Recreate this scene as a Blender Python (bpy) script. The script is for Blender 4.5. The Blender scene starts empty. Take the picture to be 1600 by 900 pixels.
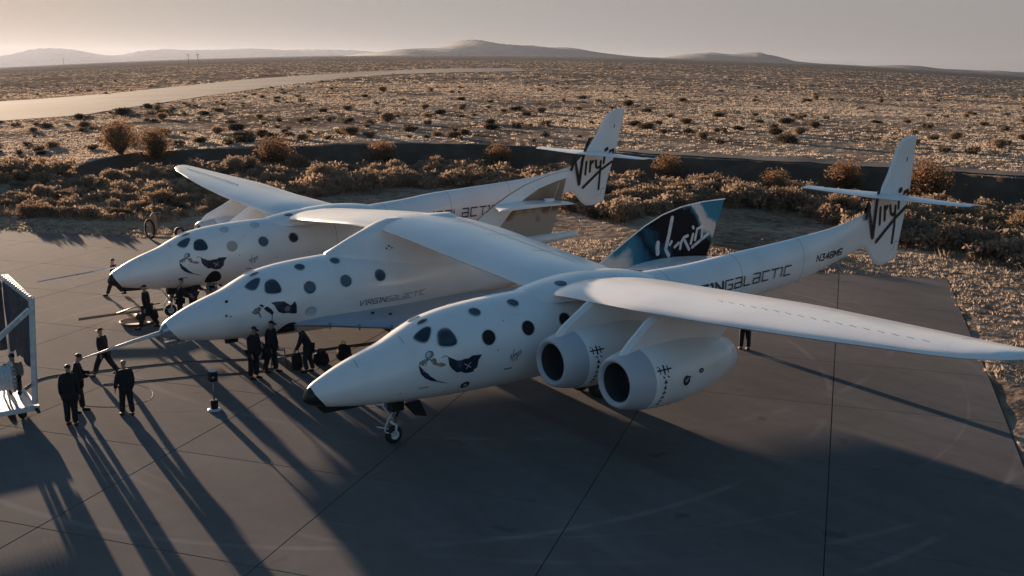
import bpy, bmesh, math, random
import numpy as np
from mathutils import Vector, Matrix
C = bpy.context.scene.collection
S = bpy.context.scene
PI = math.pi
R = math.radians
random.seed(7)

# ------------------------------------------------------------------ camera
CAM = Vector((29.648, -10.239, 9.465))
YAW, PITCH, ROLL = R(-52.491), R(12.399), R(0.478)
cam_data = bpy.data.cameras.new('camera')
cam = bpy.data.objects.new('camera', cam_data); C.objects.link(cam)
fwd = Vector((math.sin(YAW)*math.cos(PITCH), math.cos(YAW)*math.cos(PITCH), -math.sin(PITCH)))
rgt = Vector((math.cos(YAW), -math.sin(YAW), 0)); upv = rgt.cross(fwd)
r2 = rgt*math.cos(ROLL) + upv*math.sin(ROLL); u2 = -rgt*math.sin(ROLL) + upv*math.cos(ROLL)
m = Matrix((r2, u2, -fwd)).transposed().to_4x4(); m.translation = CAM
cam.matrix_world = m
cam_data.sensor_width = 36.0; cam_data.lens = 36*1579.32/1600
cam_data.clip_start = 0.1; cam_data.clip_end = 60000
S.camera = cam

# ------------------------------------------------------------------ light
SUN_ELEV = R(3.8); SKY_SAT = 1.2; DUST_H = .21; DUST_A = .985; DUST_P = 3.0; DUST_B = .97; DUST_C = (1.50, 1.41, 1.39)
SUN_AZ = R(275.0)      # azimuth of the sun, clockwise from +Y
S.view_settings.view_transform = 'Standard'; S.view_settings.look = 'None'
S.view_settings.exposure = 1.72; S.view_settings.gamma = 1.0
world = bpy.data.worlds.new('World'); S.world = world; world.use_nodes = True
wn = world.node_tree; wn.nodes.clear()
wo = wn.nodes.new('ShaderNodeOutputWorld'); bg = wn.nodes.new('ShaderNodeBackground')
sky = wn.nodes.new('ShaderNodeTexSky'); sky.sky_type = 'NISHITA'; sky.sun_disc = False
sky.sun_elevation = SUN_ELEV; sky.sun_rotation = SUN_AZ
sky.air_density = 1.0; sky.dust_density = 2.5; sky.ozone_density = 1.5; sky.altitude = 1300
bg.inputs['Strength'].default_value = 0.07
hsv = wn.nodes.new('ShaderNodeHueSaturation'); hsv.inputs['Saturation'].default_value = SKY_SAT
wn.links.new(sky.outputs[0], hsv.inputs['Color'])
# desert dust low over the horizon: pale layer that thins with height and is brighter towards the sun
def wmath(op, *ins):
    n = wn.nodes.new('ShaderNodeMath'); n.operation = op
    for i, q in enumerate(ins):
        if hasattr(q, 'links'): wn.links.new(q, n.inputs[i])
        else: n.inputs[i].default_value = q
    return n.outputs[0]
wt = wn.nodes.new('ShaderNodeTexCoord'); ws = wn.nodes.new('ShaderNodeSeparateXYZ'); wn.links.new(wt.outputs['Generated'], ws.inputs[0])
elev = wmath('MAXIMUM', ws.outputs[2], 0.0)
layer = wmath('MULTIPLY', wmath('POWER', 2.718, wmath('MULTIPLY', wmath('POWER', elev, 4.0), -1/DUST_H**4)), DUST_A)
cosaz = wmath('ADD', wmath('MULTIPLY', ws.outputs[0], math.sin(SUN_AZ)), wmath('MULTIPLY', ws.outputs[1], math.cos(SUN_AZ)))
glow = wmath('ADD', wmath('MULTIPLY', wmath('POWER', wmath('MULTIPLY', wmath('ADD', cosaz, 1.0), .5), DUST_P), 1-DUST_B), DUST_B)
dm = wn.nodes.new('ShaderNodeVectorMath'); dm.operation = 'SCALE'; dm.inputs[0].default_value = DUST_C; wn.links.new(glow, dm.inputs['Scale'])
wm = wn.nodes.new('ShaderNodeMix'); wm.data_type = 'RGBA'; wn.links.new(layer, wm.inputs[0]); wn.links.new(hsv.outputs[0], wm.inputs[6]); wn.links.new(dm.outputs[0], wm.inputs[7])
wn.links.new(wm.outputs[2], bg.inputs[0]); wn.links.new(bg.outputs[0], wo.inputs[0])
sun_d = bpy.data.lights.new('sun', 'SUN'); sun_d.energy = 5.0; sun_d.angle = R(0.5); sun_d.color = (1.0, 0.74, 0.53)
sun = bpy.data.objects.new('sun', sun_d); C.objects.link(sun)
sdir = Vector((math.sin(SUN_AZ)*math.cos(SUN_ELEV), math.cos(SUN_AZ)*math.cos(SUN_ELEV), math.sin(SUN_ELEV)))
sun.rotation_euler = sdir.to_track_quat('Z', 'Y').to_euler()
S.cycles.volume_bounces = 0
S.cycles.use_denoising = True

# ------------------------------------------------------------------ helpers
def tag(o, label=None, cat=None, group=None, kind=None):
    if label: o['label'] = label
    if cat: o['category'] = cat
    if group: o['group'] = group
    if kind: o['kind'] = kind
    return o
def thing(name, label, cat, loc=(0, 0, 0), rz=0.0, group=None):
    o = bpy.data.objects.new(name, None); C.objects.link(o); o.empty_display_size = .2
    o.location = loc; o.rotation_euler = (0, 0, rz)
    return tag(o, label, cat, group)
def link(name, me, parent=None, mat=None, smooth=False):
    o = bpy.data.objects.new(name, me); C.objects.link(o)
    if parent is not None: o.parent = parent
    if mat is not None and not me.materials: me.materials.append(mat)
    if smooth: me.polygons.foreach_set('use_smooth', [True]*len(me.polygons))
    return o
def mesh(name, v, f, mat=None, smooth=False):
    me = bpy.data.meshes.new(name); me.from_pydata([tuple(map(float, p)) for p in v], [], [tuple(q) for q in f]); me.update()
    if mat is not None: me.materials.append(mat)
    if smooth: me.polygons.foreach_set('use_smooth', [True]*len(me.polygons))
    return me
def part(name, v, f, mat, parent, smooth=False):
    return link(name, mesh(name, v, f, mat, smooth), parent)
class MB:
    """collects simple solids, then builds one mesh object"""
    def __init__(s): s.v = []; s.f = []
    def add(s, v, f):
        n = len(s.v); s.v += [tuple(p) for p in v]; s.f += [tuple(i+n for i in q) for q in f]; return s
    def box(s, c, d, rot=None):
        v = [Vector((x*d[0]/2, y*d[1]/2, z*d[2]/2)) for x in (-1, 1) for y in (-1, 1) for z in (-1, 1)]
        if rot is not None: v = [rot @ p for p in v]
        v = [p+Vector(c) for p in v]
        return s.add(v, [(0, 1, 3, 2), (4, 6, 7, 5), (0, 4, 5, 1), (2, 3, 7, 6), (0, 2, 6, 4), (1, 5, 7, 3)])
    def tube(s, pts, r, n=8, caps=True):
        pts = [Vector(p) for p in pts]; rs = r if isinstance(r, (list, tuple)) else [r]*len(pts)
        base = len(s.v); prev = None
        for i, p in enumerate(pts):
            t = (pts[min(i+1, len(pts)-1)]-pts[max(i-1, 0)]).normalized()
            a = t.orthogonal().normalized() if prev is None else (prev-t*prev.dot(t)).normalized()
            prev = a; b = t.cross(a)
            for k in range(n):
                q = 2*PI*k/n; s.v.append(tuple(p+(a*math.cos(q)+b*math.sin(q))*rs[i]))
        for i in range(len(pts)-1):
            for k in range(n):
                s.f.append((base+i*n+k, base+i*n+(k+1) % n, base+(i+1)*n+(k+1) % n, base+(i+1)*n+k))
        if caps:
            s.f.append(tuple(base+k for k in range(n))[::-1]); s.f.append(tuple(base+(len(pts)-1)*n+k for k in range(n)))
        return s
    def build(s, name, mat, parent=None, smooth=False): return link(name, mesh(name, s.v, s.f, mat, smooth), parent)
def revolve(profile, origin, axis='y', n=32):
    """profile: (along, radius); returns verts, faces"""
    v = []; f = []
    for a, r in profile:
        for k in range(n):
            q = 2*PI*k/n
            if axis == 'y': v.append((origin[0]+r*math.cos(q), origin[1]+a, origin[2]+r*math.sin(q)))
            elif axis == 'x': v.append((origin[0]+a, origin[1]+r*math.cos(q), origin[2]+r*math.sin(q)))
            else: v.append((origin[0]+r*math.cos(q), origin[1]+r*math.sin(q), origin[2]+a))
    for i in range(len(profile)-1):
        for k in range(n): f.append((i*n+k, (i+1)*n+k, (i+1)*n+(k+1) % n, i*n+(k+1) % n))
    return v, f
def autosmooth(o, ang=35):
    me = o.data; bm = bmesh.new(); bm.from_mesh(me); bmesh.ops.recalc_face_normals(bm, faces=bm.faces)
    for e in bm.edges:
        if len(e.link_faces) == 2 and e.calc_face_angle(0) > R(ang): e.smooth = False
    for fc in bm.faces: fc.smooth = True
    bm.to_mesh(me); bm.free(); return o

# ------------------------------------------------------------------ materials
def mat(name, col, rough=.5, metal=0.0, spec=.5, coat=0.0, noise=None, bump=None, trans=None):
    """noise = (scale, colour2, lo, hi), bump = (scale, strength)"""
    mt = bpy.data.materials.new(name); mt.use_nodes = True; nt = mt.node_tree; b = nt.nodes['Principled BSDF']
    b.inputs['Base Color'].default_value = (*col, 1); b.inputs['Roughness'].default_value = rough
    b.inputs['Metallic'].default_value = metal; b.inputs['Specular IOR Level'].default_value = spec
    b.inputs['Coat Weight'].default_value = coat
    geo = nt.nodes.new('ShaderNodeTexCoord')
    if noise:
        n = nt.nodes.new('ShaderNodeTexNoise'); n.inputs['Scale'].default_value = noise[0]; n.inputs['Detail'].default_value = 6
        nt.links.new(geo.outputs['Object'], n.inputs['Vector'])
        mr = nt.nodes.new('ShaderNodeMapRange'); mr.inputs[1].default_value = noise[2]; mr.inputs[2].default_value = noise[3]
        nt.links.new(n.outputs['Fac'], mr.inputs[0])
        mx = nt.nodes.new('ShaderNodeMix'); mx.data_type = 'RGBA'
        mx.inputs[6].default_value = (*col, 1); mx.inputs[7].default_value = (*noise[1], 1)
        nt.links.new(mr.outputs[0], mx.inputs[0]); nt.links.new(mx.outputs[2], b.inputs['Base Color'])
    if bump:
        n2 = nt.nodes.new('ShaderNodeTexNoise'); n2.inputs['Scale'].default_value = bump[0]; n2.inputs['Detail'].default_value = 4
        nt.links.new(geo.outputs['Object'], n2.inputs['Vector'])
        bp = nt.nodes.new('ShaderNodeBump'); bp.inputs['Strength'].default_value = bump[1]; bp.inputs['Distance'].default_value = .02
        nt.links.new(n2.outputs['Fac'], bp.inputs['Height']); nt.links.new(bp.outputs[0], b.inputs['Normal'])
    return mt
M = {}
M['white'] = mat('white_paint', (.86, .855, .845), .28, coat=.2, noise=(.9, (.76, .75, .735), .45, .8))
M['grey_lip'] = mat('grey_lip', (.50, .53, .57), .4)
M['wing_shade'] = mat('white_wing_painted_shade', (.42, .47, .54), .3, metal=.35)  # white wing top; its blue-grey shade is painted into the colour
M['duct'] = mat('duct_painted_shade', (.05, .055, .065), .5)  # shade inside the engine inlet, painted as a dark colour
M['window'] = mat('window_glass', (.016, .024, .04), .07, spec=.8, noise=(1.2, (.035, .05, .075), .5, .7))
M['window_pale'] = mat('pale_window_blind', (.45, .40, .33), .25, spec=.6)
M['window_blue'] = mat('blue_window_glass', (.045, .075, .11), .08, spec=.8)
M['frame'] = mat('window_rim', (.55, .56, .57), .4)
M['seam'] = mat('panel_seam', (.27, .27, .27), .6)
M['black'] = mat('black_paint', (.012, .012, .014), .4)
M['matte'] = mat('matte_black', (.008, .008, .009), .8)
M['navy'] = mat('navy_print', (.008, .015, .035), .4, noise=(3.2, (.05, .09, .16), .5, .72))
M['greyprint'] = mat('grey_print', (.10, .11, .13), .5, noise=(14, (.30, .29, .29), .4, .6))
M['tanprint'] = mat('tan_print', (.34, .27, .19), .5, noise=(12, (.14, .10, .08), .5, .65))
M['softgrey'] = mat('faded_grey_print', (.20, .21, .23), .5)
M['silver'] = mat('silver_nose_metal', (.30, .40, .50), .22, metal=.7)
M['steel'] = mat('worn_steel', (.30, .30, .31), .4, metal=.7, noise=(9, (.12, .12, .12), .5, .7))
M['tyre'] = mat('tyre_rubber', (.015, .015, .016), .75)
M['whitemetal'] = mat('white_enamel', (.60, .61, .63), .5, noise=(5, (.38, .37, .36), .5, .75))
M['curtain'] = mat('grey_curtain', (.07, .07, .085), .85, noise=(6, (.12, .12, .13), .4, .7), bump=(40, .6))
M['cloth'] = mat('black_cloth', (.012, .012, .014), .9, bump=(60, .5))
M['cloth2'] = mat('charcoal_cloth', (.022, .023, .028), .9, bump=(60, .5))
M['jeans'] = mat('dark_blue_denim', (.02, .03, .055), .9)
M['greycloth'] = mat('pale_grey_cloth', (.28, .27, .26), .9)
M['skin'] = mat('skin', (.36, .20, .14), .55)
M['hair'] = mat('dark_hair', (.02, .014, .01), .6)
M['greyhair'] = mat('grey_hair', (.20, .18, .16), .6)
M['rubber'] = mat('black_cable_rubber', (.02, .02, .02), .6)
M['tan'] = mat('tan_plastic', (.30, .18, .11), .6)
M['red'] = mat('red_enamel', (.35, .03, .02), .4)
M['wood'] = mat('weathered_wood', (.12, .09, .07), .85, noise=(4, (.05, .04, .03), .4, .7))

def concrete(name, base):
    mt = bpy.data.materials.new(name); mt.use_nodes = True; nt = mt.node_tree; b = nt.nodes['Principled BSDF']
    L = nt.links.new
    g = nt.nodes.new('ShaderNodeNewGeometry')
    def noise(sc, det=5, dist=0, vec=None):
        n = nt.nodes.new('ShaderNodeTexNoise'); n.inputs['Scale'].default_value = sc; n.inputs['Detail'].default_value = det
        n.inputs['Distortion'].default_value = dist; L(vec or g.outputs['Position'], n.inputs['Vector']); return n.outputs['Fac']
    def mr(x, a, bb, c=0., d=1.):
        n = nt.nodes.new('ShaderNodeMapRange'); n.inputs[1].default_value = a; n.inputs[2].default_value = bb
        n.inputs[3].default_value = c; n.inputs[4].default_value = d; L(x, n.inputs[0]); return n.outputs[0]
    def mul(x, y):
        n = nt.nodes.new('ShaderNodeMath'); n.operation = 'MULTIPLY'
        for i, q in enumerate((x, y)):
            if hasattr(q, 'links'): L(q, n.inputs[i])
            else: n.inputs[i].default_value = q
        return n.outputs[0]
    val = mul(mr(noise(.22), .3, .7, .84, 1.10), mr(noise(2.3, 8), .3, .7, .93, 1.06))
    # streaky wear drawn out along the taxi direction
    mp = nt.nodes.new('ShaderNodeMapping'); mp.inputs['Rotation'].default_value = (0, 0, R(-124)); mp.inputs['Scale'].default_value = (.08, .9, 1)
    L(g.outputs['Position'], mp.inputs['Vector']); val = mul(val, mr(noise(1.0, 5, .6, mp.outputs[0]), .35, .7, .90, 1.10))
    # tyre scuffs: pale rings of real turning circles
    for cx, cy, rad, wd, am in ((1.5, 6.5, 13.9, .13, .20), (2.5, 8.0, 17.2, .12, .17), (4.2, 11., 15.0, .12, .12), (-2., 13.5, 14.8, .15, .16), (3.5, 10.2, 14.0, .05, .13), (-2.6, 2.0, 6.4, .04, -.22)):
        vm = nt.nodes.new('ShaderNodeVectorMath'); vm.operation = 'SUBTRACT'; L(g.outputs['Position'], vm.inputs[0]); vm.inputs[1].default_value = (cx, cy, 0)
        ln = nt.nodes.new('ShaderNodeVectorMath'); ln.operation = 'LENGTH'; L(vm.outputs[0], ln.inputs[0])
        sb = nt.nodes.new('ShaderNodeMath'); sb.operation = 'SUBTRACT'; L(ln.outputs['Value'], sb.inputs[0]); sb.inputs[1].default_value = rad
        ab = nt.nodes.new('ShaderNodeMath'); ab.operation = 'ABSOLUTE'; L(sb.outputs[0], ab.inputs[0])
        ring = mr(ab.outputs[0], wd, wd*.3, 0, am*1.8); ring = mul(ring, mr(noise(.35, 3), .42, .60))
        ad = nt.nodes.new('ShaderNodeMath'); ad.operation = 'ADD'; ad.inputs[1].default_value = 1.0; L(ring, ad.inputs[0]); val = mul(val, ad.outputs[0])
    # oil spots
    val = mul(val, mr(noise(.9, 2), .70, .76, 1.0, .72))
    oi = nt.nodes.new('ShaderNodeObjectInfo'); val = mul(val, mr(oi.outputs['Random'], 0, 1, .93, 1.05))
    hs = nt.nodes.new('ShaderNodeMix'); hs.data_type = 'RGBA'; hs.blend_type = 'MULTIPLY'; hs.inputs[0].default_value = 1
    hs.inputs[6].default_value = (*base, 1); cb = nt.nodes.new('ShaderNodeCombineColor'); [L(val, cb.inputs[i]) for i in range(3)]
    L(cb.outputs[0], hs.inputs[7]); L(hs.outputs[2], b.inputs['Base Color'])
    b.inputs['Roughness'].default_value = .97; b.inputs['Specular IOR Level'].default_value = .07
    bp = nt.nodes.new('ShaderNodeBump'); bp.inputs['Strength'].default_value = .25; bp.inputs['Distance'].default_value = .01
    L(noise(25, 6), bp.inputs['Height']); L(bp.outputs[0], b.inputs['Normal'])
    return mt
M['concrete'] = concrete('apron_concrete', (.155, .138, .131))
M['joint'] = mat('joint_filler', (.055, .05, .047), .9)
M['runway'] = mat('runway_concrete', (.105, .092, .088), 1.0, spec=.03, noise=(.03, (.19, .18, .17), .4, .65))
M['asphalt'] = mat('dark_asphalt', (.08, .075, .08), 1.0, spec=.05, noise=(.02, (.14, .13, .12), .4, .65))

def ground_mat():
    mt = bpy.data.materials.new('dry_ground'); mt.use_nodes = True; nt = mt.node_tree; b = nt.nodes['Principled BSDF']; L = nt.links.new
    g = nt.nodes.new('ShaderNodeNewGeometry')
    def noise(sc, det=6):
        n = nt.nodes.new('ShaderNodeTexNoise'); n.inputs['Scale'].default_value = sc; n.inputs['Detail'].default_value = det
        L(g.outputs['Position'], n.inputs['Vector']); return n.outputs['Fac']
    r = nt.nodes.new('ShaderNodeValToRGB'); L(noise(.10, 9), r.inputs[0])
    e = r.color_ramp.elements; e[0].position = .34; e[0].color = (.22, .165, .125, 1); e[1].position = .66; e[1].color = (.54, .43, .34, 1)
    e2 = r.color_ramp.elements.new(.5); e2.color = (.34, .255, .19, 1)
    r2_ = nt.nodes.new('ShaderNodeValToRGB'); L(noise(1.4, 8), r2_.inputs[0]); e = r2_.color_ramp.elements
    e[0].position = .38; e[0].color = (.60, .58, .56, 1); e[1].position = .56; e[1].color = (1, 1, 1, 1)
    r3 = nt.nodes.new('ShaderNodeValToRGB'); L(noise(.018, 4), r3.inputs[0]); e = r3.color_ramp.elements
    e[0].position = .38; e[0].color = (.72, .70, .68, 1); e[1].position = .6; e[1].color = (1, 1, 1, 1)
    m1 = nt.nodes.new('ShaderNodeMix'); m1.data_type = 'RGBA'; m1.blend_type = 'MULTIPLY'; m1.inputs[0].default_value = 1
    L(r.outputs[0], m1.inputs[6]); L(r2_.outputs[0], m1.inputs[7])
    m2 = nt.nodes.new('ShaderNodeMix'); m2.data_type = 'RGBA'; m2.blend_type = 'MULTIPLY'; m2.inputs[0].default_value = 1
    L(m1.outputs[2], m2.inputs[6]); L(r3.outputs[0], m2.inputs[7]); L(m2.outputs[2], b.inputs['Base Color'])
    b.inputs['Roughness'].default_value = 1.0; b.inputs['Specular IOR Level'].default_value = 0
    bp = nt.nodes.new('ShaderNodeBump'); bp.inputs['Strength'].default_value = .9; bp.inputs['Distance'].default_value = .25
    L(noise(1.4, 8), bp.inputs['Height']); L(bp.outputs[0], b.inputs['Normal'])
    return mt
M['ground'] = ground_mat()

def leafy(name, cols, trans=.35):
    mt = bpy.data.materials.new(name); mt.use_nodes = True; nt = mt.node_tree; nt.nodes.clear(); L = nt.links.new
    out = nt.nodes.new('ShaderNodeOutputMaterial'); d = nt.nodes.new('ShaderNodeBsdfDiffuse'); t = nt.nodes.new('ShaderNodeBsdfTranslucent')
    mx = nt.nodes.new('ShaderNodeMixShader'); mx.inputs[0].default_value = trans
    oi = nt.nodes.new('ShaderNodeObjectInfo'); g = nt.nodes.new('ShaderNodeNewGeometry')
    n = nt.nodes.new('ShaderNodeTexNoise'); n.inputs['Scale'].default_value = .07; n.inputs['Detail'].default_value = 8; L(g.outputs['Position'], n.inputs['Vector'])
    ad = nt.nodes.new('ShaderNodeMath'); ad.operation = 'ADD'; L(oi.outputs['Random'], ad.inputs[0]); L(n.outputs['Fac'], ad.inputs[1])
    a2 = nt.nodes.new('ShaderNodeMath'); a2.operation = 'ADD'; L(ad.outputs[0], a2.inputs[0])
    m3 = nt.nodes.new('ShaderNodeMath'); m3.operation = 'MULTIPLY'; m3.inputs[1].default_value = .5; L(g.outputs['Random Per Island'], m3.inputs[0]); L(m3.outputs[0], a2.inputs[1])
    dv = nt.nodes.new('ShaderNodeMath'); dv.operation = 'MULTIPLY'; dv.inputs[1].default_value = .4; L(a2.outputs[0], dv.inputs[0])
    r = nt.nodes.new('ShaderNodeValToRGB'); L(dv.outputs[0], r.inputs[0])
    e = r.color_ramp.elements; e[0].position = .15; e[0].color = (*cols[0], 1); e[1].position = .85; e[1].color = (*cols[-1], 1)
    for i, c in enumerate(cols[1:-1]): r.color_ramp.elements.new(.15+.7*(i+1)/(len(cols)-1)).color = (*c, 1)
    L(r.outputs[0], d.inputs[0]); L(r.outputs[0], t.inputs[0]); L(d.outputs[0], mx.inputs[1]); L(t.outputs[0], mx.inputs[2]); L(mx.outputs[0], out.inputs[0])
    return mt
M['brush'] = leafy('dry_brush', [(.10, .078, .06), (.21, .145, .10), (.33, .24, .17), (.22, .17, .13)], .45)
M['rust'] = leafy('rust_twigs', [(.17, .10, .06), (.24, .145, .085), (.29, .19, .12)], .42)
M['grass'] = leafy('straw_grass', [(.32, .25, .195), (.46, .37, .295), (.56, .465, .375)], .5)
M['sage'] = leafy('dark_sage', [(.06, .05, .04), (.11, .085, .06), (.16, .12, .085)], .35)
M['bark'] = mat('twig_bark', (.09, .06, .04), .9)

# ------------------------------------------------------------------ terrain
_EA = [-180, -84, -80, -76.4, -75.1, -72.6, -69.1, -63.2, -57.9, -52.6, -43.6, -38.4, -31.8, -25.7, -15, 20, 180]
_ER = [90, 90, 86, 92, 98, 103.2, 101.9, 99., 101.3, 99.3, 88.5, 86.4, 83.9, 81.1, 80, 85, 90]
RUN_NEAR = [(-120, -6), (-150., 22.), (-152., 38.5), (-195., 72.), (-269., 130.), (-375., 227.), (-437., 295.)]
RUN_FAR = [(-205, 8), (-252., 40.), (-258., 72.), (-363., 158.), (-475., 285.), (-505., 322.)]
DARK_NEAR = [(-330, 178), (-372., 229.), (-402., 279.), (-425., 350.)]
DARK_FAR = [(-495., 315.), (-533., 367.), (-538., 402.), (-542, 430)]
APRON = [(-62, -21.9), (5.59, 33.58), (18.57, 14.41), (24.6, 5.2), (36, -12), (44, -34), (-62, -60)]
def inside(poly, x, y):
    c = np.zeros(x.shape, bool); n = len(poly)
    for i in range(n):
        x1, y1 = poly[i]; x2, y2 = poly[(i+1) % n]
        if y1 == y2: continue
        c ^= ((y1 > y) != (y2 > y)) & (x < (x2-x1)*(y-y1)/(y2-y1)+x1)
    return c
def lump(x, y, s, seed):
    o = np.zeros(x.shape); a = 1.; rs = np.random.RandomState(seed)
    for k in range(5):
        for j in range(3):
            th = rs.rand()*6.28; ph = rs.rand()*6.28; o = o + a*np.sin((x*np.cos(th)+y*np.sin(th))*s*(1+.3*j)+ph+1.7*np.sin(y*s*.6+ph))
        a *= .55; s *= 1.9
    return o/5.
def terrain_z(x, y):
    x = np.asarray(x, float); y = np.asarray(y, float)
    dx = x-CAM[0]; dy = y-CAM[1]; r = np.hypot(dx, dy); az = np.degrees(np.arctan2(dx, dy))
    az = np.where(az > 130, az-360, az)
    re = np.interp(az, _EA, _ER) + .3*np.sin(az*1.7)+.15*np.sin(az*4.1)
    hh = np.interp(az, [-84, -80, -77, -74.5, -69, -62, -20, 10], [.0, .15, .45, .95, 1.45, 1.9, 1.9, 1.2])
    s = np.clip((r-re)/3.8+1, 0, 1); s = s*s*(3-2*s)
    t = np.clip((az+52.5)/26.9, -1.15, 1.15); k = (17-25*t*t)/1579.
    z = s*hh + np.where(r > 150, (r-150)*k, 0)
    # flatten the plain behind the left of the view too (no step there)
    rw = inside(RUN_NEAR+RUN_FAR[::-1], x, y) | inside(DARK_NEAR+DARK_FAR[::-1], x, y)
    z = z + np.where(rw, 0, np.where(s >= 1, .12*lump(x, y, .25, 3), .05*lump(x, y, .5, 4)))
    z = z + np.where(r > 400, lump(x, y, .004, 8)*np.minimum((r-400)/900., 1)*.8, 0)
    ia = inside(APRON, x, y)
    near = np.clip((r-20)/200, 0, 1)
    return np.where(ia, -.14, np.where(s > 0, z, z-.02))
#TERRAIN_END
az = np.concatenate([np.arange(-86, -19, .16), np.arange(-19, 274, 2.2)])
rr = np.concatenate([[2, 6, 12, 16], np.arange(20, 112, .45), 112*np.exp(np.linspace(.012, math.log(24000/112), 165))])
A_, R_ = np.meshgrid(np.radians(az), rr)
gx = CAM[0]+R_*np.sin(A_); gy = CAM[1]+R_*np.cos(A_); gz = terrain_z(gx, gy)
n_az = len(az); n_r = len(rr)
gv = np.stack([gx.ravel(), gy.ravel(), gz.ravel()], 1)
ii, jj = np.meshgrid(np.arange(n_r-1), np.arange(n_az), indexing='ij')
j2 = (jj+1) % n_az
gf = np.stack([ii*n_az+jj, ii*n_az+j2, (ii+1)*n_az+j2, (ii+1)*n_az+jj], -1).reshape(-1, 4)
def np_mesh(name, v, f, mt, smooth=False):
    me = bpy.data.meshes.new(name); k = f.shape[1]
    me.vertices.add(len(v)); me.vertices.foreach_set('co', np.ascontiguousarray(v, np.float32).ravel())
    me.loops.add(f.size); me.loops.foreach_set('vertex_index', np.ascontiguousarray(f, np.int32).ravel())
    me.polygons.add(len(f)); me.polygons.foreach_set('loop_start', np.arange(0, f.size, k, dtype=np.int32)); me.polygons.foreach_set('loop_total', np.full(len(f), k, np.int32))
    me.update(calc_edges=True); me.materials.append(mt)
    if smooth: me.polygons.foreach_set('use_smooth', [True]*len(f))
    return me
tag(link('ground', np_mesh('ground', gv, gf[:, ::-1], M['ground'], True)), 'dry brown desert ground with an earth embankment running across it', kind='structure')

# runway strip and dark taxiway on the plain
def strip(name, near, far, mt, label, lift):
    n = 60; v = []
    def samp(pl, t):
        d = [0]
        for a, b in zip(pl, pl[1:]): d.append(d[-1]+math.log(1+math.dist(a, b)))
        return (np.interp(t*d[-1], d, [p[0] for p in pl]), np.interp(t*d[-1], d, [p[1] for p in pl]))
    for i in range(n+1):
        a = samp(near, i/n); b = samp(far, i/n)
        for q in np.linspace(0, 1, 7): v.append((a[0]+(b[0]-a[0])*q, a[1]+(b[1]-a[1])*q))
    v = np.array(v); z = terrain_z(v[:, 0], v[:, 1])+lift
    f = [(i*7+k, i*7+k+1, (i+1)*7+k+1, (i+1)*7+k) for i in range(n) for k in range(6)]
    return tag(part(name, np.column_stack([v, z]), f, mt, None), label, kind='structure')
strip('runway', RUN_NEAR, RUN_FAR, M['runway'], 'pale concrete runway crossing the plain', .10)
strip('taxiway', DARK_NEAR, DARK_FAR, M['asphalt'], 'dark asphalt strip beyond the pale runway', .16)

# sheet over the embankment face and foot, their shade painted in as dark colour
M['bank_shade'] = mat('earth_painted_shade', (.080, .056, .042), .95, spec=.1, noise=(.6, (.12, .088, .065), .45, .7), bump=(3, .5))
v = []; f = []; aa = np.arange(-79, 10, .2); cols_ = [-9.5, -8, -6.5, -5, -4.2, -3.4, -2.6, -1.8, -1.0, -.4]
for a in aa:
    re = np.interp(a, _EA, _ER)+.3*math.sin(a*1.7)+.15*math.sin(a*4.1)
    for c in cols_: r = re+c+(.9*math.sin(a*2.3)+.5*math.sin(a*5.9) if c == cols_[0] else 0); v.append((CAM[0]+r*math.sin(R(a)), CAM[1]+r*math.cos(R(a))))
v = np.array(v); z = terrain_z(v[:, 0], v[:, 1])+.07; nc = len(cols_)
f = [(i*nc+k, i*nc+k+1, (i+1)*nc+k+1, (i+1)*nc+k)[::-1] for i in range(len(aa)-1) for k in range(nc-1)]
tag(part('embankment_shade_sheet', np.column_stack([v, z]), f, M['bank_shade'], None, True), 'long straight earth bank with its shade painted dark below the edge of the plain', kind='structure')
# pale track along the top of the bank on the right
v = []
for a in np.arange(-47, 10, .3):
    re = np.interp(a, _EA, _ER)+.3*math.sin(a*1.7)+.15*math.sin(a*4.1)
    for c in (.5, 1.7, 2.9, 4.1): v.append((CAM[0]+(re+c)*math.sin(R(a)), CAM[1]+(re+c)*math.cos(R(a))))
v = np.array(v); z = terrain_z(v[:, 0], v[:, 1])+.09
tag(part('track', np.column_stack([v, z]), [(i*4+k, i*4+k+1, i*4+k+5, i*4+k+4)[::-1] for i in range(len(v)//4-1) for k in range(3)], mat('grey_track', (.15, .13, .12), 1.0, spec=.05, noise=(.4, (.2, .17, .15), .4, .7)), None, True), 'narrow grey track along the top of the embankment', kind='structure')

# ------------------------------------------------------------------ apron: base sheet and slabs
apron = bpy.data.objects.new('apron', None); C.objects.link(apron); tag(apron, 'concrete apron of large jointed slabs', kind='structure')
part('joint_filler', [(x, y, -.035) for x, y in APRON], [tuple(range(len(APRON)))][::1], M['joint'], apron)
U = Vector((math.cos(R(34.5)), math.sin(R(34.5)))); V_ = Vector((-U.y, U.x)); SU, SV = 5.2, 4.58; U0, V0 = 3.27, -.6
def clip_poly(p, poly):
    def cl(pts, a, b):
        out = []
        for i in range(len(pts)):
            c, d = pts[i], pts[(i+1) % len(pts)]
            sc = (b[0]-a[0])*(c[1]-a[1])-(b[1]-a[1])*(c[0]-a[0]); sd = (b[0]-a[0])*(d[1]-a[1])-(b[1]-a[1])*(d[0]-a[0])
            if sc <= 0: out.append(c)
            if (sc < 0) != (sd < 0) and sc != sd:
                t = sc/(sc-sd); out.append((c[0]+(d[0]-c[0])*t, c[1]+(d[1]-c[1])*t))
        return out
    for a, b in zip(poly, poly[1:]+poly[:1]):
        if not p: break
        p = cl(p, a, b)
    return p
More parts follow.
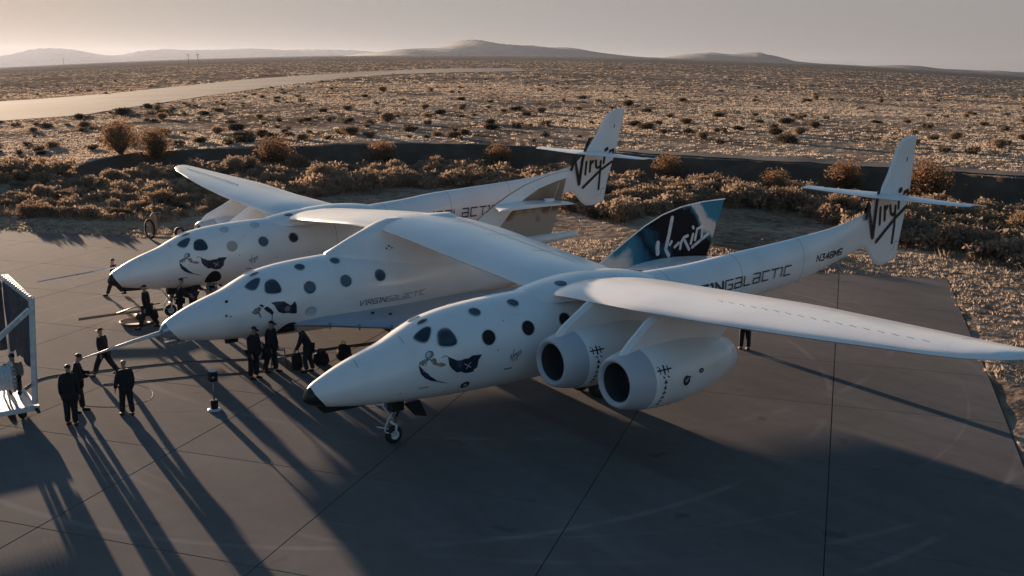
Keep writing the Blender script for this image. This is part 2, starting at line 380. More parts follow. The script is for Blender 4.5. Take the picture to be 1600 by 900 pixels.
def slab_mesh(pts):
    # bevelled prism about the origin
    n = len(pts); c = Vector((sum(p[0] for p in pts)/n, sum(p[1] for p in pts)/n)); v = []
    for ins, z in ((0, -.12), (0, -.008), (.008, 0)):
        for p in pts:
            d = Vector(p)-c; v.append((p[0]-d.x/d.length*ins, p[1]-d.y/d.length*ins, z))
    f = [tuple(range(2*n, 3*n))] + [(k*n+i, k*n+(i+1) % n, (k+1)*n+(i+1) % n, (k+1)*n+i) for k in range(2) for i in range(n)]
    return mesh('slab', v, f, M['concrete'])
G = .009
full = None; slabs = 0; VIEWC = Vector((-4., 7.))
cells = []
for i in range(-16, 12):
    for j in range(-12, 12):
        c = U*(U0+(i+.5)*SU)+V_*(V0+(j+.5)*SV); cells.append(((c-VIEWC).length, i, j, c))
cells.sort(key=lambda q: q[0])
for dd, i, j, c in cells:
    q = [c+U*a*(SU/2-G)+V_*b*(SV/2-G) for a, b in ((-1, -1), (1, -1), (1, 1), (-1, 1))]
    ins = inside(APRON, np.array([p.x for p in q]), np.array([p.y for p in q]))
    if ins.all():
        if full is None: full = slab_mesh([(p.x-c.x, p.y-c.y) for p in q])
        me = full
    else:
        cp = clip_poly([(p.x, p.y) for p in q], APRON)
        if len(cp) < 3: continue
        ar = abs(sum(a[0]*b[1]-a[1]*b[0] for a, b in zip(cp, cp[1:]+cp[:1])))/2
        if ar < .15: continue
        me = slab_mesh([(p[0]-c.x, p[1]-c.y) for p in cp])
    o = link('slab', me, apron); o.location = (c.x, c.y, 0.0012*((i*7+j*3) % 3)); slabs += 1
    if slabs >= 298: break

# ------------------------------------------------------------------ fuselage shape
PROF = np.array([(0,1.63,1.59,.02),(.06,1.78,1.51,.13),(.2,1.93,1.43,.235),(.5,2.1,1.35,.37),(1,2.33,1.26,.54),(1.5,2.51,1.19,.68),(2.1,2.71,1.13,.82),(2.5,2.9,1.09,.905),(2.9,3.08,1.06,.975),(3.3,3.2,1.03,1.04),(4.1,3.33,1.0,1.11),(5,3.4,.98,1.16),(6.3,3.45,.97,1.19),(8,3.47,.99,1.18),(9.3,3.46,1.13,1.12),(10.7,3.42,1.38,.98),(12.3,3.42,1.62,.82),(15.3,3.58,1.92,.6),(18.6,3.78,2.25,.4),(20.4,3.93,2.6,.25),(21.9,4.2,2.95,.11),(23.4,4.5,3.3,.03)])
PROF_C = np.vstack([PROF[:15], [(11, 3.25, 1.2, 1.0), (13, 2.95, 1.4, .78), (14.6, 2.7, 1.6, .56)]])
def pchip(P, y):
    x = P[:, 0]; out = []
    for c in (1, 2, 3):
        v = P[:, c]; h = np.diff(x); d = np.diff(v)/h; mm = np.zeros(len(x)); mm[0] = d[0]; mm[-1] = d[-1]
        for i in range(1, len(x)-1):
            if d[i-1]*d[i] > 0: mm[i] = (h[i-1]+h[i])/(h[i-1]/d[i]+h[i]/d[i-1])*1.0
        i = int(np.clip(np.searchsorted(x, y)-1, 0, len(x)-2)); t = (min(max(y, x[0]), x[-1])-x[i])/h[i]
        out.append(v[i]*(1+2*t)*(1-t)**2+h[i]*mm[i]*t*(1-t)**2+v[i+1]*t*t*(3-2*t)+h[i]*mm[i+1]*t*t*(t-1))
    return out
class Fus:
    def __init__(s, P, off, nose, tail): s.P = P; s.off = Vector(off); s.nose = nose; s.tail = tail
    def warp(s, x, y, z):
        if y < 2.5: y = y+s.nose*(1-max(y, 0)/2.5)
        if s.tail and y > 8:
            a, b, w = pchip(s.P, y); t_ = max(min(max((z-b)/max(a-b, .1), 0), 1), min(max((y-18)/4, 0), 1))
            z += .40*s.tail*min((y-8)/6, 1)*t_; y += s.tail*min((y-8)/15, 1)*(.12+.60*min(max((z-.4-4.0)/3, 0), 1))
        return s.off+Vector((x, y, z))
    def pt(s, y, th, lift=0.):
        a, b, w = pchip(s.P, y); zc = (a+b)/2; h = (a-b)/2; t = R(th); c, q = math.cos(t), math.sin(t)
        n = Vector((c/w, 0, q/h)).normalized()*lift
        return s.warp(w*c+n.x, y, zc+h*q+n.z)
    def h(s, y): a, b, w = pchip(s.P, y); return (a-b)/2
def yb(th, k=1.0): return k*(.17+.35*((1-math.sin(R(th)))/2)**2.2)
def body(F, yend, mats, parent, seg=56, st=90, name='fuselage', capk=1.0):
    v = []; f = []
    for i in range(st+1):
        t = (i/st)**1.35
        for k in range(seg):
            th = 360*k/seg; y0 = yb(th, capk); v.append(F.pt(y0+(yend-y0)*t, th))
    for i in range(st):
        for k in range(seg): f.append((i*seg+k, i*seg+(k+1) % seg, (i+1)*seg+(k+1) % seg, (i+1)*seg+k))
    f.append(tuple(st*seg+k for k in range(seg)))
    fu = part(name, v, f, mats[0], parent, True)
    v = []; f = []; n = 12
    for i in range(n+1):
        for k in range(seg): v.append(F.pt(yb(360*k/seg, capk)*(i/n)**1.5, 360*k/seg, .002 if i == n else 0))
    for i in range(n):
        for k in range(seg): f.append((i*seg+k, i*seg+(k+1) % seg, (i+1)*seg+(k+1) % seg, (i+1)*seg+k))
    part('nose_cap', v, f, mats[1], fu, True)
    return fu
def flat_mesh(name, polys, mapf, mt, parent, maxe=.12):
    """closed outlines in surface coordinates, refined and laid on the surface by mapf; each outline a hair above the one before"""
    V = []; Fc = []
    for k, p in enumerate(polys):
        bm = bmesh.new(); vs = [bm.verts.new((q[0], q[1], 0)) for q in p]
        try: bm.faces.new(vs)
        except ValueError: bm.free(); continue
        bmesh.ops.triangulate(bm, faces=bm.faces)
        for _ in range(4):
            es = [e for e in bm.edges if e.calc_length() > maxe]
            if not es: break
            bmesh.ops.subdivide_edges(bm, edges=es, cuts=1, use_grid_fill=False); bmesh.ops.triangulate(bm, faces=[q for q in bm.faces if len(q.verts) > 3])
        for f in bm.faces:
            if f.normal.z < 0: f.normal_flip()
        uv = [(v.co.x, v.co.y) for v in bm.verts]
        for v, (a, b) in zip(bm.verts, uv): v.co = mapf(a, b)
        bm.normal_update(); c = sum((Vector(mapf(a, b)) for a, b in uv[:3]), Vector())/3
        a, b = uv[0]; n = (Vector(mapf(a+.01, b))-Vector(mapf(a, b))).cross(Vector(mapf(a, b+.01))-Vector(mapf(a, b)))
        out = LIFT_REF(Vector(mapf(a, b)), n.normalized())*(.0007*k)
        n0 = len(V); bm.verts.index_update(); V += [tuple(v.co+out) for v in bm.verts]; Fc += [tuple(v.index+n0 for v in f.verts) for f in bm.faces]; bm.free()
    return link(name, mesh(name, V, Fc, mt), parent)
def LIFT_REF(p, n):
    # outward: away from the body line each print sits on
    cx = min((8.371, -8.139, 0., 4.0, -3.95, 10.75, 12.95, -10.75, -12.95), key=lambda q: abs(q-p.x)); return n if n.x*(p.x-cx) >= 0 else -n
def smooth_closed(p, n=3):
    p = [Vector((q[0], q[1])) for q in p]
    for _ in range(n): p = [w for a, b in zip(p, p[1:]+p[:1]) for w in (a*.75+b*.25, a*.25+b*.75)]
    return p
def ribbon(pts, w):
    """each polyline as one outlined stroke with round ends"""
    P = [Vector(p) for p in pts]; P = [P[0]]+[b for a, b in zip(P, P[1:]) if (b-a).length > 1e-6]; n = len(P)
    if n == 1: return [[P[0]+Vector((math.cos(q), math.sin(q)))*w/2 for q in np.linspace(0, 2*PI, 9)[:-1]]]
    runs = [[P[0]]]
    for i in range(1, n):
        runs[-1].append(P[i])
        if i < n-1 and (P[i]-P[i-1]).normalized().dot((P[i+1]-P[i]).normalized()) < .2: runs.append([P[i]])
    out = []
    for r in runs:
        L_ = []; R_ = []
        for i, p in enumerate(r):
            d = (r[min(i+1, len(r)-1)]-r[max(i-1, 0)]).normalized(); nn = Vector((-d.y, d.x)); L_.append(p+nn*w/2); R_.append(p-nn*w/2)
        d0 = (r[1]-r[0]).normalized(); d1 = (r[-1]-r[-2]).normalized()
        cap = lambda c, d: [c+(Matrix.Rotation(q, 2) @ d)*w/2 for q in (PI/4, 0, -PI/4)]
        out.append(L_+cap(r[-1], d1)+R_[::-1]+cap(r[0], -d0))
    return out
def fus_decal(F, name, polys, mt, parent, lift=.006, side=1, deg=True):
    """polys in (y, theta degrees)"""
    def mp(y, s): return F.pt(y, s*50. if side > 0 else 180-s*50., lift)
    return flat_mesh(name, [[(p[0], p[1]/50.) for p in q] for q in polys], mp, mt, parent, .1)
GLY = {'V': [[(0, 1), (.38, 0), (.78, 1)]], 'I': [[(0, 1), (.2, 1), (.2, 0)]], 'R': [[(0, 0), (0, 1), (.7, 1), (.7, .5), (0, .5)], [(.3, .5), (.75, 0)]],
       'G': [[(.78, 1), (0, 1), (0, 0), (.78, 0), (.78, .5), (.35, .5)]], 'N': [[(0, 0), (0, 1), (.75, 0), (.75, 1)]], 'a': [[(0, 1), (.72, 1), (.72, 0), (0, 0), (0, .5), (.72, .5)]],
       'L': [[(0, 1), (0, 0), (.7, 0)]], 'C': [[(.75, 1), (0, 1), (0, 0), (.75, 0)]], 'T': [[(0, 1), (.85, 1)], [(.42, 1), (.42, 0)]],
       '3': [[(0, 1), (.7, 1), (.35, .56), (.72, .45), (.72, 0), (0, 0)]], '4': [[(.6, 0), (.6, 1), (0, .35), (.85, .35)]], '8': [[(0, 0), (0, 1), (.72, 1), (.72, 0), (0, 0)], [(0, .5), (.72, .5)]],
       'M': [[(0, 0), (0, 1), (.42, .35), (.85, 1), (.85, 0)]], 'S': [[(.75, 1), (0, 1), (0, .52), (.72, .48), (.72, 0), (0, 0)]]}
ADV = {'I': .55}
def fus_text(F, word, y0, th0, y1, th1, height, bold, parent, mt, side=1, lean=.18):
    tot = sum(ADV.get(c, 1.05) for c in word); sc = (y1-y0)/tot; x = 0; polys = []
    for ch, bw in zip(word, bold):
        for pl in GLY[ch]:
            for q in ribbon([((x+px)*sc+py*height*lean, py*height) for px, py in pl], bw): polys.append(q)
        x += ADV.get(ch, 1.05)
    def mp(u, s):
        y = y0+u; th = th0+(th1-th0)*(u/(y1-y0))+math.degrees(s/F.h(y))
        return F.pt(y, th if side > 0 else 180-th, .006)
    if side < 0:
        def mp(u, s):
            y = y1-u; th = th0+(th1-th0)*((y-y0)/(y1-y0))+math.degrees(s/F.h(y)); return F.pt(y, 180-th, .006)
    return flat_mesh('lettering', polys, mp, mt, parent, .1)
def circle(y, th, r, F, n=20): return [(y+r*math.cos(q), th+math.degrees(r*math.sin(q)/F.h(y))) for q in np.linspace(0, 2*PI, n+1)[:-1]]
def window(F, name, poly, mt, parent, side=1, rim=.025):
    """glass with a raised rim, one mesh with two materials"""
    k = F.h(poly[0][0]); c = Vector((sum(p[0] for p in poly)/len(poly), sum(p[1] for p in poly)/len(poly)))
    def P(p, g, lift):
        d = Vector((p[0]-c.x, R(p[1]-c.y)*k)); l = d.length; d = d*(l+g)/l
        th = c.y+math.degrees(d.y/k); return F.pt(c.x+d.x, th if side > 0 else 180-th, lift)
    n = len(poly); v = [P(p, rim, .001) for p in poly]+[P(p, rim*.7, .020) for p in poly]+[P(p, 0, .020) for p in poly]+[P(p, -.004, .004) for p in poly]
    v += [F.pt(c.x+(p[0]-c.x)*.5, (c.y+(p[1]-c.y)*.5) if side > 0 else 180-(c.y+(p[1]-c.y)*.5), .005) for p in poly]
    v += [F.pt(c.x, c.y if side > 0 else 180-c.y, .006)]
    f = []; fl = side < 0
    def q4(a, b): return [(a*n+i, a*n+(i+1) % n, b*n+(i+1) % n, b*n+i) for i in range(n)]
    rimf = q4(0, 1)+q4(1, 2)+q4(2, 3); gl = q4(3, 4)+[(4*n+i, 4*n+(i+1) % n, 5*n) for i in range(n)]
    me = mesh(name, v, rimf+gl, None); me.materials.append(M['frame']); me.materials.append(mt)
    for i, p in enumerate(me.polygons): p.material_index = 0 if i < len(rimf) else 1; p.use_smooth = i >= len(rimf)
    return link(name, me, parent)
W1 = smooth_closed([(2.57, 60.5), (2.95, 66), (3.12, 62), (3.05, 52.5), (2.88, 41.5), (2.76, 42), (2.64, 49)], 2)
W2 = smooth_closed([(3.10, 36), (3.18, 49), (3.39, 52), (3.52, 47.6), (3.60, 36), (3.61, 26), (3.49, 23.5), (3.23, 26), (3.10, 30)], 2)
WT = smooth_closed([(2.85, 77.5), (3.04, 83.5), (3.2, 79.5), (3.16, 74.5), (3.0, 72.5)], 2)
def windows(F, fu, glass, extra=None):
    for side in (1, -1):
        g = glass if side > 0 else [M['window']]*9
        window(F, 'windscreen_pane', W1, g[0], fu, side); window(F, 'windscreen_pane', W2, g[1], fu, side); window(F, 'windscreen_pane', WT, g[2], fu, side)
        for k, (y, th, r) in enumerate(((4.52, 23.2, .2), (5.78, 24.4, .2), (7.05, 25.2, .2))): window(F, 'porthole', circle(y, th, r, F), g[3+k], fu, side, .022)
        for k, (y, th, r) in enumerate(((4.44, 62.3, .165), (5.68, 63.0, .165))): window(F, 'roof_porthole', circle(y, th, r, F), g[6+k], fu, side, .02)
ART = dict(flag=[(3.28,11.9),(3.53,3.8),(3.64,2.9),(3.75,3.8),(3.86,3.0),(3.96,5.6),(4.26,4.3),(4.15,-2.5),(4.12,-11.9),(4.03,-13.6),(4.04,-16.5),(3.85,-17.0),(3.75,-15.8),(3.65,-12.8),(3.54,-13.0),(3.38,-5.7),(3.3,0.7)],
    legs=[(2.5,15.0),(2.61,4.5),(2.66,0.4),(2.74,-4.0),(2.78,-8.2),(2.99,-18.4),(2.99,-20.6),(2.83,-17.1),(2.66,-9.9),(2.55,-1.3),(2.51,6.7)],
    feet=[(2.99,-18.4),(3.4,-28.9),(3.11,-23.7),(2.99,-20.6)], body=[(2.51,14.9),(2.53,18.3),(2.66,19.3),(2.84,17.0),(2.78,15.4),(2.67,13.1),(2.62,10.3)],
    arm=[(2.81,13.9),(2.88,6.7),(2.96,4.5),(3.1,0.3),(3.22,1.7),(3.2,3.4),(3.1,6.6),(2.99,6.9),(2.95,14.8),(2.87,16.3)], dash=[(2.53,-25.1),(2.79,-26.3),(2.8,-28.5),(2.54,-27.1)])
ARTC = dict(flag=[(3.2,11.7),(3.4,11.3),(3.63,9.0),(3.72,4.9),(3.83,0.7),(3.97,6.4),(4.02,-0.2),(4.03,-13.8),(3.89,-13.4),(3.73,-10.7),(3.58,-10.2),(3.44,-6.8),(3.36,-0.3),(3.3,6.8)],
    legs=[(2.97,5.3),(3.09,7.0),(3.21,0.5),(3.28,-5.2),(3.23,-11.3),(3.17,-6.4),(3.03,0.2)], torso=[(2.83,12.2),(2.92,13.1),(3.0,9.0),(2.94,6.9)],
    hair=[(2.6,2.9),(2.71,8.9),(2.84,9.8),(2.91,6.1),(2.84,0.3),(2.9,-9.6),(2.86,-10.8),(2.8,-1.6),(2.71,-1.9)], foot=[(3.21,-10.4),(3.25,-10.8),(3.25,-20.3),(3.22,-19.9)])
def nose_art(F, fu):
    fus_decal(F, 'nose_art_flag', [ART['flag']], M['navy'], fu)
    fus_decal(F, 'nose_art_flag_emblem', [circle(3.84, -6.5, .095, F)], M['navy'], fu, .009)
    fus_decal(F, 'nose_art_legs', [ART['legs']], M['navy'], fu); fus_decal(F, 'nose_art_feet', [ART['feet']], M['softgrey'], fu)
    fus_decal(F, 'nose_art_body', [ART['body']], M['greyprint'], fu, .007); fus_decal(F, 'nose_art_arm', [ART['arm']], M['tanprint'], fu, .008)
    fus_decal(F, 'nose_art_head', [circle(2.80, 22.6, .10, F)], M['greyprint'], fu, .008)
    K = lambda pl, w: [[(q[0], q[1]*50.) for q in p] for p in ribbon([(a, b/50.) for a, b in pl], w)]
    fus_decal(F, 'nose_art_strand', K([(3.12, 13.0), (3.2, 14.3), (3.29, 11.8)], .018), M['navy'], fu, .008)
    fus_decal(F, 'nose_art_helmet_rim', K([(2.84, 27.0), (2.90, 25.0), (2.915, 21.5), (2.89, 18.5)], .022), M['navy'], fu, .010)
    fus_decal(F, 'nose_art_visor', [circle(2.785, 23.2, .065, F)], M['frame'], fu, .010)
    fus_decal(F, 'nose_art_belt', K([(2.60, 2.2), (2.68, 4.6)], .02), M['frame'], fu, .010)
    fus_decal(F, 'nose_art_hand', K([(3.02, 6), (3.10, 4.5), (3.19, 2.2)], .02), M['greyprint'], fu, .010)
    for a, b in ((3.74, -3.0), (3.80, -10.5), (3.93, -9.5), (3.92, -3.0)): fus_decal(F, 'nose_art_flag_star', K([(a, b), (3.84, -6.5)], .022), M['frame'], fu, .011)
    for pl in ([(3.45, 4), (3.50, -3), (3.60, -9)], [(4.10, 1), (4.08, -5), (4.0, -11)]): fus_decal(F, 'nose_art_flag_fold', K(pl, .03), M['window_blue'], fu, .009)
    for pl in ([(2.72, 13), (2.66, 9)], [(2.80, 16), (2.86, 13)]): fus_decal(F, 'nose_art_shading', K(pl, .018), M['navy'], fu, .010)
    fus_decal(F, 'nose_art_dash', [ART['dash']], M['softgrey'], fu)
SV_ = [[(0, .25), (.12, .5), (.17, .55)], [(.12, .55), (.25, 0), (.42, .95), (.5, 1.)], [(.40, .25), (.44, .55)], [(.52, .30), (.56, .55)], [(.56, .5), (.66, .6)], [(.70, .62), (.70, .42), (.80, .5)], [(.82, .65), (.78, -.1)], [(.92, .55), (.94, .72)], [(1.02, .6), (1.06, .78), (1.16, .8), (1.14, .6)], [(.35, -.05), (1.2, .55)]]
def small_script(F, fu, y, th, s, mt, side=1):
    polys = []
    for pl in SV_: polys += ribbon([(y+p[0]*s, (th/50.)+p[1]*s/F.h(y)*57.3/50.) for p in pl], .022)
    fus_decal(F, 'script_lettering', [[(q[0], q[1]*50.) for q in p] for p in polys], mt, fu, .006, side)

# ------------------------------------------------------------------ generic surfaces
def interp_rows(rows, n):
    rows = np.array(rows, float); x = rows[:, 0]; t = np.linspace(x[0], x[-1], n)
    return np.column_stack([t]+[np.interp(t, x, rows[:, c]) for c in range(1, rows.shape[1])])
def smooth_rows(rows, n, it=2):
    a = interp_rows(rows, n)
    for _ in range(it): a[1:-1, 1:] = (a[:-2, 1:]+2*a[1:-1, 1:]+a[2:, 1:])/4
    return a
AF = [(1, .0), (.9, .12), (.75, .27), (.55, .43), (.38, .5), (.22, .47), (.1, .36), (.04, .24), (.01, .12), (0, 0)]
def airfoil_loft(rows, thick=.14, cap=True, camber=.02):
    """rows: x, yLE, yTE, z ; returns verts, faces"""
    up = [(c, t) for c, t in AF]; lo = [(c, -t*.7) for c, t in AF[::-1]][1:-1]; sec = up+lo; n = len(sec); v = []; f = []
    for x, a, b, z in rows:
        ch = b-a
        for c, t in sec: v.append((x, a+c*ch, z+t*thick*ch+camber*ch*4*c*(1-c)))
    for i in range(len(rows)-1):
        for k in range(n): f.append((i*n+k, (i+1)*n+k, (i+1)*n+(k+1) % n, i*n+(k+1) % n))
    if cap: f.append(tuple(range(n))); f.append(tuple((len(rows)-1)*n+k for k in range(n))[::-1])
    return v, f
def plate(poly, x, ht, inset, edge=.012):
    """thin tapered slab in the y-z plane at x: outline edge thin, full thickness after the inset"""
    n = len(poly); c = Vector((sum(p[0] for p in poly)/n, sum(p[1] for p in poly)/n)); v = []
    P = [Vector(p) for p in poly]; area = sum(a.x*b.y-a.y*b.x for a, b in zip(P, P[1:]+P[:1]))
    ins = []
    for i in range(n):
        d1 = (P[i]-P[i-1]).normalized(); d2 = (P[(i+1) % n]-P[i]).normalized(); nn = Vector((-d1.y, d1.x))+Vector((-d2.y, d2.x)); nn.normalize()
        ins.append(P[i]+nn*inset*(1 if area > 0 else -1))
    for sg in (1, -1):
        for p in P: v.append((x+sg*edge, p.x, p.y))
        for p in ins: v.append((x+sg*ht, p.x, p.y))
    f = []
    for i in range(n):
        j = (i+1) % n
        f.append((i, j, n+j, n+i)); f.append((2*n+i, 3*n+i, 3*n+j, 2*n+j)); f.append((i, 2*n+i, 2*n+j, j))
    f.append(tuple(n+i for i in range(n))); f.append(tuple(3*n+i for i in range(n))[::-1])
    return v, f
def fix(o, ang=30): return autosmooth(o, ang)

# ------------------------------------------------------------------ the twin-fuselage carrier aircraft
carrier = thing('carrier_aircraft', 'white twin-fuselage jet aircraft with a long single wing and two tails', 'aircraft')
FA = Fus(PROF, (8.371, .029, .007), -.20, 0); FB = Fus(PROF, (-8.139, -.07, -.007), .12, 1)
FIN = [(25.21, 7.02), (24.6, 7.0), (24.2, 6.87), (23.95, 6.62), (23.52, 5.71), (22.92, 4.8), (22.3, 4.22), (21.6, 3.95), (21.8, 3.1), (22.4, 3.02), (23.0, 2.45), (23.3, 2.27), (23.75, 2.24), (24.1, 2.3), (24.49, 2.40), (24.72, 3.45), (25.09, 5.14)]
SCRIPT = {'hook': [(22.36, 4.54), (22.48, 4.81), (22.6, 4.9)], 'V': [(22.6, 5.02), (22.89, 3.78), (23.09, 4.98), (23.21, 5.29), (23.39, 5.7), (23.52, 5.95), (23.6, 5.96)], 'i1': [(23.3, 4.23), (23.36, 4.84)], 'r': [(23.6, 4.36), (23.64, 4.86)], 'r2': [(23.64, 4.72), (23.81, 4.86)], 'g': [(23.99, 4.87), (24.01, 4.57), (24.11, 4.5), (24.28, 4.6)], 'gt': [(24.32, 4.83), (24.27, 4.13), (24.21, 3.44)], 'i2': [(24.51, 4.74), (24.58, 5.12)], 'dot': [(24.63, 5.39), (24.73, 5.44)], 'n': [(24.86, 5.15), (24.93, 5.32), (25.16, 5.37), (25.15, 5.11)], 'ul': [(23.15, 3.58), (24.35, 4.42), (25.06, 4.77)]}
def tail_assembly(F, span):
    x = F.off.x+.02
    v, f = plate(FIN, 0, .055, .10)
    v = [tuple(F.warp(0, p[1], p[2])+Vector((p[0]+.02, 0, 0))) for p in v]
    fin = fix(part('tail_fin', v, f, M['white'], carrier), 20)
    for sg in (1, -1):
        polys = []
        for k, pl in SCRIPT.items():
            w = .19 if k in ('V', 'hook', 'dot') else .145
            polys += ribbon([(p[0]-.12-.60*min(max((p[1]-4.4)/3, 0), 1)+(.22 if sg < 0 else 0), p[1]-.40) for p in pl], w)
        mp = lambda y, z, sg=sg: F.warp(.02+sg*max(.060, float(np.interp(y, [21.9, 23.4], [.14, .05])) if z < 4.6 else 0), y, z)
        flat_mesh('script_lettering', polys, mp, M['black'], fin, 9)
    # rudder seams and a marker lamp
    for sg in (1, -1):
        flat_mesh('rudder_seam', ribbon([(24.05, 2.75), (24.25, 2.77), (24.28, 3.05), (24.5, 3.07)], .02), lambda y, z: F.warp(.02+sg*.059, y, z), M['softgrey'], fin, 9)
        flat_mesh('tail_lamp', ribbon([(24.62, 6.1), (24.63, 6.22)], .06), lambda y, z: F.warp(.02+sg*.060, y, z), M['black'], fin, 9)
    rows = []
    for t in np.linspace(-1, 1, 41):
        a = abs(t); tip = max(0, (a-.93)/.07)
        rows.append((t*span, 22.55+.42*a+.12*tip**2, 24.25-.55*a-.10*tip**2, 4.86))
    v, f = airfoil_loft(rows, .10); v = [tuple(F.warp(.02+p[0], p[1], p[2])) for p in v]
    fix(part('tailplane', v, f, M['white'], carrier), 40)
    for sg in (1, -1):       # elevator horn standing past each tip
        rows = [(sg*(span-.45), 23.55, 23.9, 4.86), (sg*(span+.02), 23.58, 23.83, 4.87), (sg*(span+.32), 23.68, 23.78, 4.88)]
        if sg < 0: rows = rows[::-1]
        v, f = airfoil_loft(rows, .16); v = [tuple(F.warp(.02+p[0], p[1], p[2])) for p in v]
        fix(part('elevator_horn', v, f, M['white'], carrier), 40)
for F, span in ((FA, 3.42), (FB, 3.95)):
    fu = body(F, 23.4, (M['white'], M['black']), carrier)
    if F is FA: gl = [M['window']]*3+[M['matte']]*3+[M['window_blue']]*2
    else: gl = [M['window_blue'], M['window'], M['window'], M['window_pale'], M['window_blue'], M['window'], M['frame'], M['frame']]
    windows(F, fu, gl)
    nose_art(F, fu)
    small_script(F, fu, 5.12, -12, .30, M['softgrey'])
    fus_decal(F, 'registration_dots', [[(5.0, -22), (5.25, -22), (5.25, -24), (5.0, -24)]], M['softgrey'], fu)
    word = 'VIRGINGaLaCTIC'
    fus_text(F, word, 11.55, 6, 17.62, -17.5, .30, [.085]*6+[.045]*8, fu, M['black'])
    fus_text(F, word, 11.55, 6, 17.62, -17.5, .30, [.085]*6+[.045]*8, fu, M['black'], side=-1)
    fus_text(F, 'N348MS', 19.1, -13, 20.8, -33, .22, [.05]*6, fu, M['black'])
    # roof and side seams of the escape hatch
    fus_decal(F, 'hatch_seam', ribbon([(5.3, 46), (5.65, 44)], .018), M['softgrey'], fu)
    for ys in (8.95, 11.6, 14.9, 18.3):
        v = []; k_ = 48
        for e in (0, .018): v += [F.pt(ys+e, 360*i/k_, .003) for i in range(k_)]
        part('panel_seam', v, [(i, (i+1) % k_, k_+(i+1) % k_, k_+i) for i in range(k_)], M['seam'], fu)
    fus_decal(F, 'panel_seam', ribbon([(2.2, -30), (2.2, 8), (1.75, 8), (1.75, -30), (2.2, -30)], .35) if False else [q for a, b in (((1.2, 52), (2.35, 58)), ((2.35, 58), (2.38, 80)), ((1.2, 52), (1.22, 80))) for q in ribbon([a, b], .012)], M['seam'], fu, .004)
    for ys, th in ((2.1, -30), (3.35, -45), (4.75, 5), (5.1, 40), (6.3, -8), (7.7, -20)): fus_decal(F, 'access_port', [circle(ys, th, .022, F, 8)], M['softgrey'], fu, .005)
    # nose skid
    mb = MB(); P0 = [F.warp(s_, y, z) for y, zt, zb, w in ((.30, 1.44, 1.38, .04), (.46, 1.38, 1.19, .06), (1.05, 1.28, 1.165, .06), (1.75, 1.19, 1.155, .015)) for s_, z in ((-w, zt), (w, zt), (w, zb), (-w, zb))]
    ff = [(0, 1, 2, 3), (12, 15, 14, 13)]+[(i*4+k, i*4+(k+1) % 4, (i+1)*4+(k+1) % 4, (i+1)*4+k)[::-1] for i in range(3) for k in range(4)]
    mb.add(P0, ff).build('nose_skid', M['black'], carrier)
    mb = MB(); P1 = [F.warp(s_, y, z) for s_ in (.03, .09) for y, z in ((1.3, 1.25), (2.0, 1.2), (2.0, 1.06))]
    mb.add(P1, [(0, 1, 2), (3, 5, 4), (0, 3, 4, 1), (1, 4, 5, 2), (2, 5, 3, 0)]).build('skid_fairing', M['white'], carrier)
    tail_assembly(F, span)
    # saddle fairing over the wing root
    v = []; f = []; n1, n2 = 24, 28
    for i in range(n1+1):
        t = i/n1; yy = 5.9+5.6*t; s_ = math.sin(PI*t)**.55 if 0 < t < 1 else 0
        for k in range(n2+1):
            q = PI*k/n2; v.append(F.warp(1.02*s_**.8*math.cos(q), yy, 3.18+.53*s_*math.sin(q)))
    for i in range(n1):
        for k in range(n2): f.append((i*(n2+1)+k, i*(n2+1)+k+1, (i+1)*(n2+1)+k+1, (i+1)*(n2+1)+k)[::-1])
    part('wing_fairing', v, f, M['white'], carrier, True)
    q = np.linspace(0, 2*PI, 19)[:-1]; yc = 7.45 if F is FA else 7.2
    s0 = math.sin(PI*(yc-5.9)/5.6)**.55
    def sad(u, w_): s_ = math.sin(PI*(u-5.9)/5.6)**.55; return F.warp(1.02*s_**.8*math.cos(w_)+.006, u, 3.18+.53*s_*math.sin(w_)+.006)
    flat_mesh('roof_porthole', [[(yc+.17*math.cos(a), 1.12+.2*math.sin(a)) for a in q]], sad, M['window_blue'], fu, .12)
    # nose gear
    x0 = F.off.x; g = (x0+.06, 2.27, .235)
    gear = MB().tube([(x0, 2.42, 1.2), (x0, 2.36, .75), (x0, 2.34, .5)], [.07, .06, .045], 10).build('nose_gear', M['steel'], carrier, True)
    MB().box((x0, 2.38, 1.0), (.26, .34, .3)).tube([(x0+.1, 2.55, 1.15), (x0+.05, 2.36, .7)], .035, 6).tube([(x0-.12, 2.5, 1.15), (x0-.05, 2.36, .7)], .035, 6).build('gear_linkage', M['matte'], gear)
    MB().tube([(x0-.12, 2.3, .5), (x0+.17, 2.3, .5)], .035, 8).tube([(x0+.16, 2.3, .52), (x0+.16, 2.27, .235)], .03, 8).tube([(x0, 2.5, 1.1), (x0, 2.15, .62), (x0, 2.05, .42)], .022, 6).tube([(x0, 2.05, .42), (x0+.1, 2.0, .36), (x0+.13, 2.25, .25)], .02, 6).tube([(x0-.1, 1.95, 1.15), (x0, 2.3, .6)], .03, 6).tube([(x0-.15, 1.9, .45), (x0+.1, 2.1, .42)], .018, 6).build('gear_fork', M['whitemetal'], gear, True)
    v, f = revolve([(-.06, .10), (-.075, .17), (-.06, .215), (-.03, .235), (.03, .235), (.06, .215), (.075, .17), (.06, .10)], (x0+.06, 2.27, .236), 'x', 28)
    part('tyre', v, f, M['tyre'], gear, True)
    v, f = revolve([(-.065, 0.001), (-.065, .10), (.065, .105), (.08, .12), (.07, .05), (.09, .045), (.09, .001)], (x0+.06, 2.27, .236), 'x', 18)
    part('wheel_hub', v, f, M['whitemetal'], gear)
